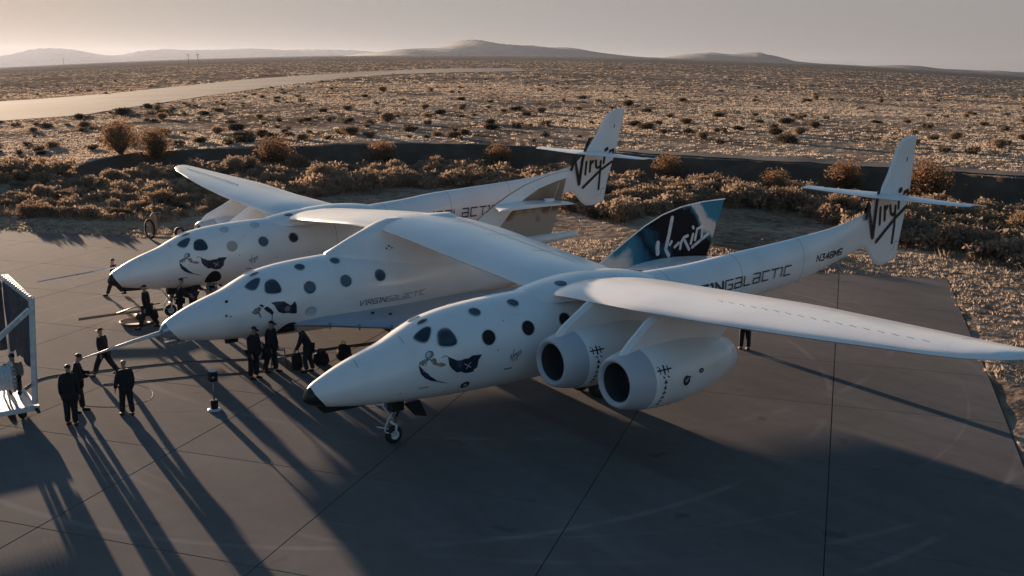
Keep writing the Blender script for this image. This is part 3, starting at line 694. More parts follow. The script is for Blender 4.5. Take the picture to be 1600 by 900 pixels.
    # black gear door hanging behind, and the open well
    MB().add([(x0+s_*.3, y, z) for s_ in (1,) for y, z in ((2.42, 1.1), (2.9, 1.1), (3.12, .62), (2.75, .72))]+[(x0+.33, y, z) for y, z in ((2.42, 1.1), (2.9, 1.1), (3.12, .62), (2.75, .72))], [(0, 1, 2, 3), (7, 6, 5, 4), (0, 4, 5, 1), (1, 5, 6, 2), (2, 6, 7, 3), (3, 7, 4, 0)]).build('gear_door', M['matte'], carrier)
    # main gear
    mg = MB().tube([(x0, 9.1, 1.3), (x0+.1, 9.0, .45)], .09, 10).tube([(x0-.35, 9.0, .42), (x0+.45, 9.0, .42)], .06, 8).build('main_gear', M['steel'], carrier, True)
    for dx in (-.36, .46):
        v, f = revolve([(-.1, .16), (-.12, .3), (-.07, .40), (.07, .40), (.12, .3), (.1, .16)], (x0+dx, 9.0, .405), 'x', 28); part('tyre', v, f, M['tyre'], mg, True)
        v, f = revolve([(-.11, .001), (-.11, .17), (.11, .17), (.11, .001)], (x0+dx, 9.0, .405), 'x', 18); part('wheel_hub', v, f, M['steel'], mg)
    for sg in (-1, 1): MB().box((x0+sg*.72, 9.1, .80), (.04, 1.25, .75), Matrix.Rotation(sg*.25, 3, 'Y')).build('gear_door', M['matte'], carrier)
    if F is FB:
        fus_decal(F, 'open_hatch', [smooth_closed([(3.5, -52), (3.45, -38), (3.58, -24), (3.78, -18), (4.0, -24), (4.1, -36), (4.05, -50)], 2)], M['matte'], fu, .008)
    else:
        for r, mt, lf in ((.13, 'black', .006), (.05, 'frame', .009)): fus_decal(F, 'round_badge', [circle(3.9, -38, r, F)], M[mt], fu, lf)
# pitot boom on the far side of the far fuselage
MB().tube([(-9.25, 3.9, 2.1), (-9.2, 1.58, 1.97), (-9.2, -2.1, 1.68)], [.05, .04, .018], 8).build('pitot_boom', M['whitemetal'], carrier, True)

WR = [(0, 6.70, 10.5, 4.08), (2, 6.72, 10.65, 3.95), (4, 6.78, 10.65, 3.76), (6, 6.88, 10.65, 3.57), (7.3, 6.95, 10.65, 3.45), (8.4, 7.2, 10.6, 3.24)]
OUT = [(8.4, 7.2, 10.6, 3.22), (8.95, 6.98, 10.55, 3.36), (9.5, 6.85, 10.5, 3.47), (12.5, 6.58, 10.2, 3.71), (15.5, 6.60, 9.92, 3.93), (17.5, 6.72, 9.45, 4.08), (20, 6.98, 8.85, 4.27)]
TIPR = [(20.5, 7.08, 8.72, 4.31), (20.9, 7.22, 8.6, 4.35), (21.2, 7.42, 8.5, 4.38), (21.4, 7.68, 8.4, 4.395), (21.5, 7.95, 8.3, 4.40)]
cw = smooth_rows([(-r[0], *r[1:]) for r in WR[::-1]][:-1]+WR, 57, 2)
v, f = airfoil_loft([tuple(r) for r in cw], .135); wing_c = fix(part('centre_wing', v, f, M['white'], carrier), 45)
def ctop(x, c):
    le, te, z = (float(np.interp(x, cw[:, 0], cw[:, i])) for i in (1, 2, 3)); ch = te-le; th = np.interp(c, [p[0] for p in AF[::-1]], [p[1] for p in AF[::-1]])
    return (x, le+c*ch, z+th*.135*ch+.02*ch*4*c*(1-c)+.006)
for x in (-5.6, -3.4, -1.4, 1.4, 3.4, 5.6): MB().add([ctop(x+e, c) for c in np.linspace(.55, .97, 9) for e in (0, .025)], [(2*j, 2*j+1, 2*j+3, 2*j+2) for j in range(8)]).build('panel_seam', M['seam'], wing_c)
xs_ = np.linspace(-7, 7, 60); MB().add([ctop(x, c) for x in xs_ for c in (.70, .707)], [(2*j, 2*j+1, 2*j+3, 2*j+2) for j in range(59)]).build('hinge_seam', M['seam'], wing_c)
for sg in (1, -1):
    rows = [tuple(r) for r in smooth_rows(OUT, 30, 1)]+TIPR
    rows = [(sg*(r[0]+(.0 if r[0] > 9 else .001)), r[1], r[2]-(0 if sg > 0 else .45*min(max((r[0]-8.4)/4, 0), 1)), r[3]) for r in rows]
    if sg < 0: rows = rows[::-1]
    v, f = airfoil_loft(rows, .125); ow = fix(part('outer_wing', v, f, M['white'], carrier), 45)
    # vortex generators: a row of short dark fins
    def zt(x, y):
        for a, b in zip(OUT, OUT[1:]):
            if a[0] <= x <= b[0]:
                t = (x-a[0])/(b[0]-a[0]); le, te, z = (a[i]+(b[i]-a[i])*t for i in (1, 2, 3)); c = (y-le)/(te-le); ch = te-le
                th = np.interp(c, [p[0] for p in AF[::-1]], [p[1] for p in AF[::-1]]); return z+th*.125*ch+.02*ch*4*c*(1-c)
        return 4.3
    for k in range(17):
        x = 14.2+k*.335; y = 7.72-.018*k; x2 = x+.17
        if x2 < 20: MB().add([(sg*a, b+e, zt(a, b)+h_) for a, b in ((x, y), (x2, y-.05)) for e in (0, .035) for h_ in (-.01, .004)], [(0, 1, 3, 2), (4, 6, 7, 5), (0, 4, 5, 1), (2, 3, 7, 6), (1, 5, 7, 3)]).build('vortex_generator', M['softgrey'], ow)
    # hinge line of the flaps and ailerons along the rear of the wing
    def top(x, c):
        le, te, z = (float(np.interp(x, [r[0] for r in OUT+TIPR], [r[i] for r in OUT+TIPR])) for i in (1, 2, 3)); te -= 0 if sg > 0 else .45*min(max((x-8.4)/4, 0), 1)
        ch = te-le; th = np.interp(c, [p[0] for p in AF[::-1]], [p[1] for p in AF[::-1]]); return (sg*x, le+c*ch, z+th*.125*ch+.02*ch*4*c*(1-c)+.006)
    xs_ = np.linspace(9.6, 20.2, 40); MB().add([top(x, c) for x in xs_ for c in (.765, .772)], [(2*j, 2*j+1, 2*j+3, 2*j+2) for j in range(39)]).build('hinge_seam', M['seam'], ow)
    # aileron seams
    for x in (11.6, 16.4, 20.0):
        y0 = np.interp(x, [r[0] for r in OUT], [r[2] for r in OUT]); zz = [zt(x, y0-.75+j*.09) for j in range(9)]
        MB().add([(sg*(x+e), y0-.75+j*.09, zz[j]+.004) for j in range(9) for e in (0, .02)], [(2*j, 2*j+1, 2*j+3, 2*j+2) for j in range(8)]).build('aileron_seam', M['softgrey'], ow)

# engines
def engine(x, yo):
    sg = 1 if x > 0 else -1
    prof = [(.10, .475), (.03, .505), (0, .545), (.03, .60), (.12, .65), (.35, .71), (.66, .765)]
    y, z = 5.6+yo, 2.13
    v, f = revolve(prof, (x, y, z), 'y', 48); lip = part('engine_inlet', v, f, M['grey_lip'], carrier, True)
    v, f = revolve([(.98, .001), (.98, .43), (.5, .43), (.25, .445), (.10, .475)], (x, y, z), 'y', 48); part('inlet_duct', v, f, M['duct'], lip, True)
    v, f = revolve([(.66, .765), (.67, .775), (1.2, .81), (1.9, .815), (2.5, .765), (3.0, .67), (3.5, .54), (3.9, .43), (3.91, .40), (3.4, .38), (3.4, .001)], (x, y, z), 'y', 48)
    v = [(p[0], p[1], p[2]+.10*max(0, (p[1]-y-1.5)/2.7)**1.5) for p in v]
    nac = part('engine_nacelle', v, f, M['white'], carrier, True)
    v, f = revolve([(.90, .42), (.90, .13), (.72, .08), (.62, .001)], (x, y, z), 'y', 32); fan = part('fan_disc', v, f, M['matte'], lip, True)
    mb = MB()
    for k in range(18):
        q = 2*PI*k/18; c, s_ = math.cos(q), math.sin(q); c2, s2 = math.cos(q+.2), math.sin(q+.2)
        mb.add([(x+.12*c, y+.9, z+.12*s_), (x+.42*c, y+.88, z+.42*s_), (x+.42*c2, y+.78, z+.42*s2), (x+.12*c2, y+.82, z+.12*s2)], [(0, 1, 2, 3)])
    mb.build('fan_blades', M['steel'], lip)
    v, f = revolve([(3.75, .37), (4.0, .30), (4.01, .26), (3.7, .25)], (x, y, z+.1), 'y', 28); part('exhaust_nozzle', v, f, M['matte'], nac, True)
    # prints on both sides of the nacelle: (y offset, angle) -> surface
    rp = [(.67, .775), (1.2, .81), (1.9, .815), (2.5, .765), (3.0, .67)]
    for sd in (1, -1):
        def mp(u, s_):
            r = np.interp(u, [p[0] for p in rp], [p[1] for p in rp])+.008; q = s_/.8
            return Vector((x+sd*r*math.cos(q), y+u, z+r*math.sin(q)+.10*max(0, (u-1.5)/2.7)**1.5))
        if sd > 0 or True:
            polys = ribbon([(.72, .36), (1.15, .36)], .035)+ribbon([(.80, .42), (.80, .28)], .03)+ribbon([(.93, .46), (.93, .26)], .045)+ribbon([(1.04, .44), (1.04, .28)], .03)+ribbon([(.74, .44), (.78, .47)], .02)+ribbon([(.86, .20), (.90, .17)], .03)+ribbon([(1.0, .2), (1.04, .17)], .03)
            flat_mesh('mission_tally', polys, mp, M['black'], nac, .08)
            for k, c in enumerate((.08, -.06, -.2, -.33, -.45, -.56)):
                cy = .93-.012*k; s2 = .052-.003*k
                P_ = [[(cy-s2, c-s2), (cy, c+s2*1.1), (cy+s2, c-s2)]] if k < 2 else ribbon([(cy-s2*1.1, c-.01), (cy+s2*1.1, c-.01)], .028)+ribbon([(cy, c+s2), (cy, c-s2)], .022)
                flat_mesh('mission_mark', P_, mp, M['black'], nac, .08)
            flat_mesh('round_badge', [[(1.62+.115*math.cos(q), -.02+.125*math.sin(q)) for q in np.linspace(0, 2*PI, 19)[:-1]]]+[[(1.70, .08), (1.78, .05), (1.70, .0)]], mp, M['navy'], nac, .08)
            flat_mesh('badge_detail', ribbon([(1.56, .02), (1.62, -.05), (1.68, .02), (1.58, -.06), (1.66, .05)], .014), lambda u, s_: mp(u, s_)+Vector((sd*.003, 0, 0)), M['frame'], nac, .08)
            flat_mesh('oval_badge', [[(2.16+.09*math.cos(q), .12+.06*math.sin(q)) for q in np.linspace(0, 2*PI, 19)[:-1]]], mp, M['navy'], nac, .08)
            flat_mesh('badge_detail', [[(2.16+.05*math.cos(q), .12+.025*math.sin(q)) for q in np.linspace(0, 2*PI, 13)[:-1]]], lambda u, s_: mp(u, s_)+Vector((sd*.003, 0, 0)), M['greyprint'], nac, .08)
    # swept pylon
    pl = [(5.74+yo, 2.68), (5.79+yo, 2.86), (5.98+yo, 3.04), (6.62, 3.50), (6.95, 3.68), (7.5, 3.72), (9.8, 3.56), (9.7, 3.2), (9.2+yo*.5, 2.55), (7.6, 2.70)]
    v, f = plate(pl, x, .125, .10, .035); fix(part('engine_pylon', v, f, M['white'], carrier), 30)
    
for x, yo in ((10.75, -.1), (12.95, .05), (-10.75, -.1), (-12.95, -.3)): engine(x, yo)

# centre pylon that carries the spaceplane
rows = [(2.85, 5.9, 10.2, .98), (3.05, 5.25, 10.25, .92), (3.25, 4.75, 10.3, .78), (3.4, 4.78, 10.3, .62), (3.6, 5.2, 10.3, .52), (3.8, 5.62, 10.2, .48), (3.98, 6.05, 10.1, .50), (4.12, 6.4, 10., .60), (4.26, 6.75, 9.9, .55), (4.36, 7.1, 9.7, .3)]
v = []; f = []; n = 36
for z, a, b, hw in rows:
    for k in range(n):
        q = 2*PI*k/n; c = math.cos(q); s_ = math.sin(q); yy = (a+b)/2-(b-a)/2*c; w = hw*abs(s_)**.8*(1 if s_ >= 0 else -1)
        v.append((w, yy, z))
for i in range(len(rows)-1):
    for k in range(n): f.append((i*n+k, i*n+(k+1) % n, (i+1)*n+(k+1) % n, (i+1)*n+k))
f.append(tuple((len(rows)-1)*n+k for k in range(n)))
pyl = part('centre_pylon', v, f, M['white'], carrier, True); fix(pyl, 60)
for p in ((6.75, 3.45), (6.85, 3.52), (6.95, 3.45), (6.86, 3.38)): MB().tube([(.40, p[0], p[1]), (.62, p[0], p[1])], .022, 6).build('pylon_fitting', M['matte'], pyl)

# ------------------------------------------------------------------ the spaceplane hung between the fuselages
sp = thing('spaceplane', 'white winged spaceplane with dark blue tail hung under the middle of the wing', 'spaceplane')
FC = Fus(PROF_C, (0, -.85, -.067), .05, 0)
fu = body(FC, 14.6, (M['white'], M['silver']), sp, capk=1.15)
windows(FC, fu, [M['window_blue'], M['window'], M['window_blue']]+[M['window_blue']]*5)
for k, mt, lf in (('flag', 'navy', .006), ('legs', 'navy', .006), ('torso', 'navy', .007), ('hair', 'greyprint', .006), ('foot', 'softgrey', .007)): fus_decal(FC, 'nose_art_'+k, [ARTC[k]], M[mt], fu, lf)
fus_decal(FC, 'nose_art_flag_emblem', [circle(3.72, -3.5, .09, FC)], M['softgrey'], fu, .009)
window(FC, 'oval_port', [(4.5+.16*math.cos(q), -14+9*math.sin(q)*.75) for q in np.linspace(0, 2*PI, 21)[:-1]], M['frame'], fu, 1, .035)
fus_text(FC, 'VIRGINGaLaCTIC', 6.2, -18, 8.78, -17, .175, [.04]*6+[.022]*8, fu, M['softgrey'])
fus_decal(FC, 'open_hatch', [smooth_closed([(3.5, -58), (3.5, -46), (3.62, -36), (3.85, -29), (4.1, -32), (4.22, -42), (4.22, -56)], 2)], M['matte'], fu, .008)
fus_decal(FC, 'thruster_port', [circle(1.96, 45, .05, FC)], M['matte'], fu); fus_decal(FC, 'thruster_port', [circle(1.86, 12, .045, FC)], M['greyprint'], fu); fus_decal(FC, 'thruster_port', [circle(1.98, 8, .03, FC)], M['greyprint'], fu)
MB().tube([(0, -.72, 1.56), (0, -1.6, 1.42), (0, -3.12, 1.13)], [.075, .05, .018], 10).build('nose_probe', M['whitemetal'], sp, True)
MB().box((0, -.35, 1.22), (.16, .6, .08)).build('nose_skid', M['steel'], sp)
MB().box((.22, 1.35, 1.02), (.10, .4, .10)).build('belly_fitting', M['matte'], sp)
# wing
half = [(0.9, 3.1, 14.3), (1.5, 4.0, 14.3), (2.2, 4.85, 14.3), (3.0, 5.95, 14.2), (3.5, 7.2, 14.1), (3.85, 8.6, 14.0), (4.05, 10.0, 13.9)]
for sg in (1, -1):
    v = []; f = []; n = len(half)
    sec = [(0, .0), (.02, .10), (.08, .15), (.5, .16), (.9, .1), (1, .02), (1, -.03), (.5, -.1), (.06, -.11), (.015, -.09)]
    for x, a, b in half:
        k = 1-.35*(x-.9)/3.2
        for c, t in sec: v.append((sg*x, a+(b-a)*c, 1.42-.04*(x-.9)+t*k))
    ns = len(sec)
    for i in range(n-1):
        for k in range(ns): f.append((i*ns+k, (i+1)*ns+k, (i+1)*ns+(k+1) % ns, i*ns+(k+1) % ns))
    f.append(tuple((n-1)*ns+k for k in range(ns)))
    w = fix(part('delta_wing', v, f, M['wing_shade'], sp), 40)
    for t in (.22, .42, .62):
        x = .9+3*t; MB().box((sg*x, np.interp(x, [h[0] for h in half], [h[1] for h in half])-.004, 1.40-.04*(x-.9)), (.03, .05, .2)).build('edge_seam', M['softgrey'], w)
    MB().tube([(sg*1.5, 5.6, 1.565), (sg*1.5, 5.7, 1.565)], .03, 6).build('wing_fitting', M['matte'], w); MB().tube([(sg*1.95, 6.0, 1.56), (sg*1.95, 6.1, 1.56)], .03, 6).build('wing_fitting', M['matte'], w)
    # tail boom
    v, f = revolve([(0, .02), (.4, .16), (1.2, .23), (4, .25), (7, .22), (8.6, .14), (9, .02)], (sg*3.95, 10.3, 1.9), 'y', 20)
    v = [(p[0], p[1], p[2]+.035*max(0, p[1]-11)) for p in v]; part('tail_boom', v, f, M['white'], sp, True)
v, f = revolve([(0, .56), (.5, .45), (.55, .33), (1.1, .42), (1.12, .38), (.6, .25)], (0, 13.75, 2.08), 'y', 28); part('rocket_nozzle', v, f, M['matte'], sp, True)
def livery(name, kind):
    mt = bpy.data.materials.new(name); mt.use_nodes = True; nt = mt.node_tree; b = nt.nodes['Principled BSDF']; L = nt.links.new
    tc = nt.nodes.new('ShaderNodeTexCoord'); sx = nt.nodes.new('ShaderNodeSeparateXYZ')
    ns = nt.nodes.new('ShaderNodeTexNoise'); ns.inputs['Scale'].default_value = .8; ns.inputs['Detail'].default_value = 4; L(tc.outputs['Object'], ns.inputs['Vector']); L(tc.outputs['Object'], sx.inputs[0])
    def m(op, a, bb):
        n = nt.nodes.new('ShaderNodeMath'); n.operation = op
        for i, q in enumerate((a, bb)):
            if hasattr(q, 'links'): L(q, n.inputs[i])
            else: n.inputs[i].default_value = q
        return n.outputs[0]
    wob = m('MULTIPLY', m('SUBTRACT', ns.outputs['Fac'], .5), 1.0 if kind == 'navy' else .7)
    r = nt.nodes.new('ShaderNodeValToRGB'); e = r.color_ramp.elements
    if kind == 'navy':
        u = m('DIVIDE', m('SUBTRACT', m('ADD', m('ADD', sx.outputs[1], m('MULTIPLY', m('SUBTRACT', sx.outputs[2], 3.5), .8)), m('MULTIPLY', wob, 2.6)), 12.8), 7.6)
        stops = [(.0, (.62, .60, .57)), (.09, (.55, .55, .55)), (.15, (.04, .19, .28)), (.25, (.015, .09, .16)), (.31, (.003, .008, .016)), (.38, (.01, .07, .12)), (.43, (.003, .005, .01)), (.71, (.003, .005, .01)), (.75, (.03, .15, .22)), (.78, (.60, .57, .53)), (.86, (.50, .50, .50)), (.89, (.03, .19, .30)), (1, (.02, .15, .27))]
    else:
        u = m('ADD', m('DIVIDE', m('SUBTRACT', sx.outputs[2], 2.2), 2.9), wob)
        stops = [(.0, (.42, .35, .29)), (.38, (.46, .38, .31)), (.46, (.24, .155, .105)), (.68, (.28, .185, .125)), (.85, (.36, .26, .19)), (1, (.42, .32, .24))]
    e[0].position = stops[0][0]; e[0].color = (*stops[0][1], 1); e[1].position = 1; e[1].color = (*stops[-1][1], 1)
    for p, c in stops[1:-1]: e_ = r.color_ramp.elements.new(p); e_.color = (*c, 1)
    L(u, r.inputs[0]); L(r.outputs[0], b.inputs['Base Color']); b.inputs['Roughness'].default_value = .6; b.inputs['Specular IOR Level'].default_value = .12
    return mt
M['livery'] = livery('dark_blue_nebula_livery', 'navy'); M['fin_reflection'] = livery('painted_desert_reflection', 'gold')  # the second paints the desert's reflection as brown and beige colour
FR = [(12.6, 2.40), (13.5, 2.88), (14.5, 3.42), (15.4, 3.88), (16.3, 4.22), (17.3, 4.44), (18.4, 4.54), (19.65, 4.56), (19.45, 4.0), (19.25, 3.6), (19.0, 2.9), (18.75, 2.35), (18.3, 2.1), (16, 2.0), (13.8, 1.98)]
v, f = plate(FR, 4.0, .07, .16, .02); fr = fix(part('tail_fin', v, f, M['livery'], sp), 25)
WS = {'drop': [(16.07, 3.2), (16.05, 3.02), (16.08, 2.82)], 'V': [(16.76, 4.07), (16.63, 3.48), (16.48, 2.93), (16.65, 2.69)], 'a': [(16.78, 3.19), (16.69, 3.08)], 'r': [(17.16, 3.1), (16.95, 2.97)], 'g': [(17.25, 2.88), (17.29, 3.12), (17.42, 3.28), (17.63, 3.33)], 'g2': [(17.48, 3.16), (17.73, 2.8)], 'i': [(17.81, 3.02), (17.91, 3.36)], 'dot': [(17.89, 3.64), (17.92, 3.59)], 'n': [(18.03, 3.14), (18.13, 3.54), (18.42, 3.62), (18.39, 3.18)], 'ul': [(18.74, 3.3), (17.9, 2.87)]}
polys = []
for k, pl in WS.items(): polys += ribbon(pl, {'drop': .20, 'V': .17}.get(k, .12))
flat_mesh('script_lettering', polys, lambda y, z: Vector((4.0+.078, y, z)), M['whitemetal'], fr, 9)
flat_mesh('fin_leading_stripe', ribbon(FR[0:8], .05), lambda y, z: Vector((4.0+.03, y, z)), M['white'], fr, 9)
FL = [(13.2, 2.85), (13.75, 3.3), (14.6, 3.82), (15.4, 4.22), (16.2, 4.55), (17.2, 4.82), (18.0, 4.97), (18.5, 5.0), (18.45, 4.6), (18.3, 4.1), (18.0, 3.2), (17.7, 2.35), (16.5, 2.2), (14, 2.2)]
v, f = plate(FL, -3.95, .07, .14, .02); fl = fix(part('tail_fin', v, f, M['fin_reflection'], sp), 25)
lead = [(13.25, 2.75), (13.75, 3.3), (14.6, 3.82), (15.4, 4.22), (16.2, 4.55), (17.2, 4.82), (18.0, 4.97), (18.5, 5.0), (18.45, 4.72), (17.8, 4.6), (16.9, 4.35), (16.1, 3.95), (15.4, 3.45), (14.9, 2.95), (14.5, 2.5), (13.6, 2.4)]
flat_mesh('fin_leading_panel', [lead], lambda y, z: Vector((-3.95+.085, y, z)), M['white'], fl, 9)
flat_mesh('fin_hinge_line', ribbon([(18.02, 4.55), (17.75, 3.9), (17.5, 3.25)], .035), lambda y, z: Vector((-3.95+.09, y, z)), M['whitemetal'], fl, 9)
rows = [(-3.87, 14.5, 18.3, 3.72), (-3.4, 14.35, 18.35, 3.70), (-2.95, 14.1, 18.2, 3.68)]
v, f = airfoil_loft(rows, .045); fix(part('tailplane', v, f, M['white'], sp), 40)
MB().tube([(-3.6, 17.0, 3.86), (-3.6, 17.5, 3.86)], [.09, .06], 10).build('tailplane_actuator', M['white'], sp, True)
rows = [(4.08, 14.6, 18.9, 2.42), (4.8, 15.0, 18.9, 2.40), (5.6, 15.8, 18.8, 2.38)]
v, f = airfoil_loft(rows, .05); fix(part('tailplane', v, f, M['white'], sp), 40)


# ------------------------------------------------------------------ people
def skinned(name, verts, edges, radii, mt, parent, levels=1):
    bm = bmesh.new(); lay = bm.verts.layers.skin.verify(); vs = []
    for p, r in zip(verts, radii):
        v = bm.verts.new(p); v[lay].radius = r if isinstance(r, tuple) else (r, r); vs.append(v)
    vs[0][lay].use_root = True
    for a, b in edges: bm.edges.new((vs[a], vs[b]))
    me = bpy.data.meshes.new(name+'_line'); bm.to_mesh(me); bm.free()
    tmp = bpy.data.objects.new('tmp', me); C.objects.link(tmp)
    sk = tmp.modifiers.new('s', 'SKIN'); sk.use_smooth_shade = True; sb = tmp.modifiers.new('b', 'SUBSURF'); sb.levels = levels; sb.render_levels = levels
    dg = bpy.context.evaluated_depsgraph_get(); me2 = bpy.data.meshes.new_from_object(tmp.evaluated_get(dg)); me2.name = name
    bpy.data.objects.remove(tmp); bpy.data.meshes.remove(me); me2.materials.clear(); me2.materials.append(mt)
    return link(name, me2, parent, smooth=True)
class Chain:
    def __init__(s): s.v = []; s.e = []; s.r = []
    def add(s, p, r, fr=None):
        s.v.append(tuple(p)); s.r.append(r)
        if fr is not None: s.e.append((fr, len(s.v)-1))
        return len(s.v)-1
def person(label, x, y, yaw, h=1.7, legs=((8, 4), (-6, 4)), arms=((4, 6, 10), (4, 6, 10)), lean=2, head=0, top='cloth', bottom='cloth', cap='cap', coat=0, z0=0, cat='person', hood=False):
    """yaw: direction faced, clockwise degrees from +Y; legs: (thigh angle, knee bend); arms: (swing, spread, elbow bend)"""
    t = thing('person', label, cat, (x, y, z0), -R(yaw)); k = h/1.76
    hip = []; th, sh = .44, .42
    ends = []
    for (a, kn), sx in zip(legs, (-1, 1)):
        a1, a2 = R(a), R(a-kn); kx = sx*.105
        ends.append([Vector((sx*.09, 0, 0)), Vector((kx, math.sin(a1)*th, -math.cos(a1)*th))])
        ends[-1].append(ends[-1][1]+Vector((sx*.01, math.sin(a2)*sh, -math.cos(a2)*sh)))
    pz = .075-min(e[2].z for e in ends)
    P = Vector((0, 0, pz)); l = R(lean); up = Vector((0, math.sin(l), math.cos(l))); fw = Vector((0, math.cos(l), -math.sin(l)))
    chest = P+up*.36; neck = P+up*.52; hd = R(head); hup = Vector((0, math.sin(l*.6+hd), math.cos(l*.6+hd))); hf = Vector((0, hup.z, -hup.y))
    sc = lambda q: Vector(q)*k
    arm = []
    for (sw, spd, eb), sx in zip(arms, (-1, 1)):
        s0 = P+up*.47+Vector((sx*.19, 0, 0)); a1 = R(sw)+0; d = Vector((sx*math.sin(R(spd)), math.sin(a1)*math.cos(R(spd)), -math.cos(a1)*math.cos(R(spd))))
        el = s0+d*.29; a2 = R(sw+eb); d2 = Vector((sx*math.sin(R(spd))*.3-sx*.12*(eb > 50), math.sin(a2), -math.cos(a2))).normalized(); wr = el+d2*.25
        arm.append((s0, el, wr, d2))
    # body: one continuous surface
    c = Chain(); p0 = c.add(sc(P), (.13*k, .09*k)); s1 = c.add(sc(P+up*.2), (.12*k, .085*k), p0); c1 = c.add(sc(chest), (.145*k, .10*k), s1); n0 = c.add(sc(neck), .055*k, c1)
    n1 = c.add(sc(neck+hup*.09), .052*k, n0); h1 = c.add(sc(neck+hup*.15+hf*.015), (.066*k, .078*k), n1); h2 = c.add(sc(neck+hup*.21+hf*.01), (.074*k, .092*k), h1); h3 = c.add(sc(neck+hup*.275), (.052*k, .065*k), h2)
    nose = c.add(sc(neck+hup*.165+hf*.115), .013*k, h1)
    for e, sx in zip(ends, (-1, 1)):
        a = c.add(sc(P+e[0]), .082*k, p0); b = c.add(sc(P+e[1]), .055*k, a); d = c.add(sc(P+e[2]), .038*k, b); f = c.add(sc(P+e[2]+Vector((0, .11, -.045))), (.03*k, .018*k), d)
    for (s0, el, wr, d2), sx in zip(arm, (-1, 1)):
        a = c.add(sc(s0), .05*k, c1); b = c.add(sc(el), .038*k, a); w = c.add(sc(wr), .026*k, b); side = Vector((0, d2.z, -d2.y)) if abs(d2.z) > .2 else Vector((0, 1, 0)); side.normalize()
        pm = c.add(sc(wr+d2*.07), (.018*k, .034*k), w)
        for q, (o, ln) in enumerate(((-.027, .06), (-.009, .075), (.009, .07), (.026, .055))):
            f1 = c.add(sc(wr+d2*(.10)+side*o), .0085*k, pm); f2 = c.add(sc(wr+d2*(.10+ln*.6)+side*o+Vector((-sx*.012, 0, 0))), .008*k, f1); c.add(sc(wr+d2*(.10+ln)+side*o+Vector((-sx*.03, 0, 0))), .007*k, f2)
        t1 = c.add(sc(wr+d2*.045-side*.035), .010*k, w); c.add(sc(wr+d2*.09-side*.055), .008*k, t1)
    body_ = skinned('body', c.v, c.e, c.r, M['skin'], t)
    for sx in (-1, 1):
        v, f = revolve([(-.011*k, .001), (-.006*k, .009*k), (.006*k, .009*k), (.011*k, .001)], tuple(sc(neck+hup*.205+hf*.088+Vector((sx*.03, 0, 0)))), 'y', 8); part('eye', v, f, M['matte'], body_)
    # jacket
    c = Chain(); lo = -.10-.30*(coat > 0)
    p0 = c.add(sc(P+up*.12), (.21*k, .16*k)); c.add(sc(P+up*lo*(1 if coat == 0 else .5)), ((.22+.04*coat)*k, (.18+.03*coat)*k), p0)
    if coat: c.add(sc(P+Vector((0, -.02, lo))), ((.25+.03*coat)*k, (.20+.03*coat)*k), 1)
    c1 = c.add(sc(chest+up*.03), (.25*k, .18*k), p0); n0 = c.add(sc(neck+up*.035), (.10*k, .095*k), c1)
    if hood: c.add(sc(neck+hup*.06-hf*.09), .075*k, n0)
    for (s0, el, wr, d2) in arm:
        a = c.add(sc(s0), .10*k, c1); b = c.add(sc(el), .078*k, a); c.add(sc(wr), .06*k, b)
    skinned('jacket', c.v, c.e, c.r, M[top], t)
    c = Chain(); p0 = c.add(sc(P+up*.02), (.19*k, .15*k))
    for e in ends:
        a = c.add(sc(P+e[0]+Vector((0, 0, -.03))), .135*k, p0); b = c.add(sc(P+e[1]), .10*k, a); c.add(sc(P+e[2]+Vector((0, 0, .01))), .085*k, b)
    skinned('trousers', c.v, c.e, c.r, M[bottom], t)
    for e in ends:
        c = Chain(); q = P+e[2]; a = c.add(sc(q+Vector((0, -.03, -.03))), (.065*k, .065*k)); b = c.add(sc(q+Vector((0, .10, -.042))), (.065*k, .05*k), a); c.add(sc(q+Vector((0, .21, -.05))), (.055*k, .038*k), b)
        skinned('shoe', c.v, c.e, c.r, M['matte'], t)
    hc = neck+hup*.235; v = []; f = []; nn = 14; ax = Vector((1, 0, 0))
    lowa = 100 if cap != 'cap' else 84
    for i in range(7):
        a = R(lowa*i/6)
        for j in range(nn):
            q = 2*PI*j/nn; d = ax*math.cos(q)*.086*math.sin(a)+hf*math.sin(q)*.104*math.sin(a)*(1 if math.sin(q) < 0 or cap == 'cap' else (.8 if i > 3 else 1))+hup*.082*math.cos(a); v.append(sc(hc+d-hf*.004))
    for i in range(6):
        for j in range(nn): f.append((i*nn+j, i*nn+(j+1) % nn, (i+1)*nn+(j+1) % nn, (i+1)*nn+j))
    hat = part('cap' if cap == 'cap' else 'hair', v, f, M[{'cap': 'matte', 'hair': 'hair', 'grey': 'greyhair'}[cap]], t, True)
    if cap == 'cap':
        mb = MB(); mb.add([sc(hc+ax*a*.07+hf*b+hup*z) for a, b, z in ((-1, .085, .0), (1, .085, .0), (.7, .17, -.012), (-.7, .17, -.012), (-1, .085, .008), (1, .085, .008), (.7, .17, -.004), (-.7, .17, -.004))], [(0, 1, 2, 3), (7, 6, 5, 4), (2, 6, 7, 3), (0, 3, 7, 4), (1, 5, 6, 2)]); mb.build('cap_peak', M['matte'], hat)
    return t
person('man in black hooded jacket standing closest to the white frame, back turned', 2.28, -3.98, -60, 1.68, ((3, 2), (-3, 2)), ((2, 8, 6), (2, 8, 6)), 2, 4, 'cloth', 'cloth', 'hair', 0, hood=True)
person('man looking down at a phone in his hands beside the white frame', 1.28, -3.55, 20, 1.69, ((10, 6), (-6, 3)), ((18, 4, 70), (18, 4, 72)), 5, 18, 'cloth', 'cloth', 'hair', 0)
person('man in black standing with feet apart below the long nose probe', 2.33, -2.55, -95, 1.56, ((6, 3), (-8, 4)), ((6, 12, 12), (6, 12, 12)), 1, 4, 'cloth', 'cloth', 'grey', 0)
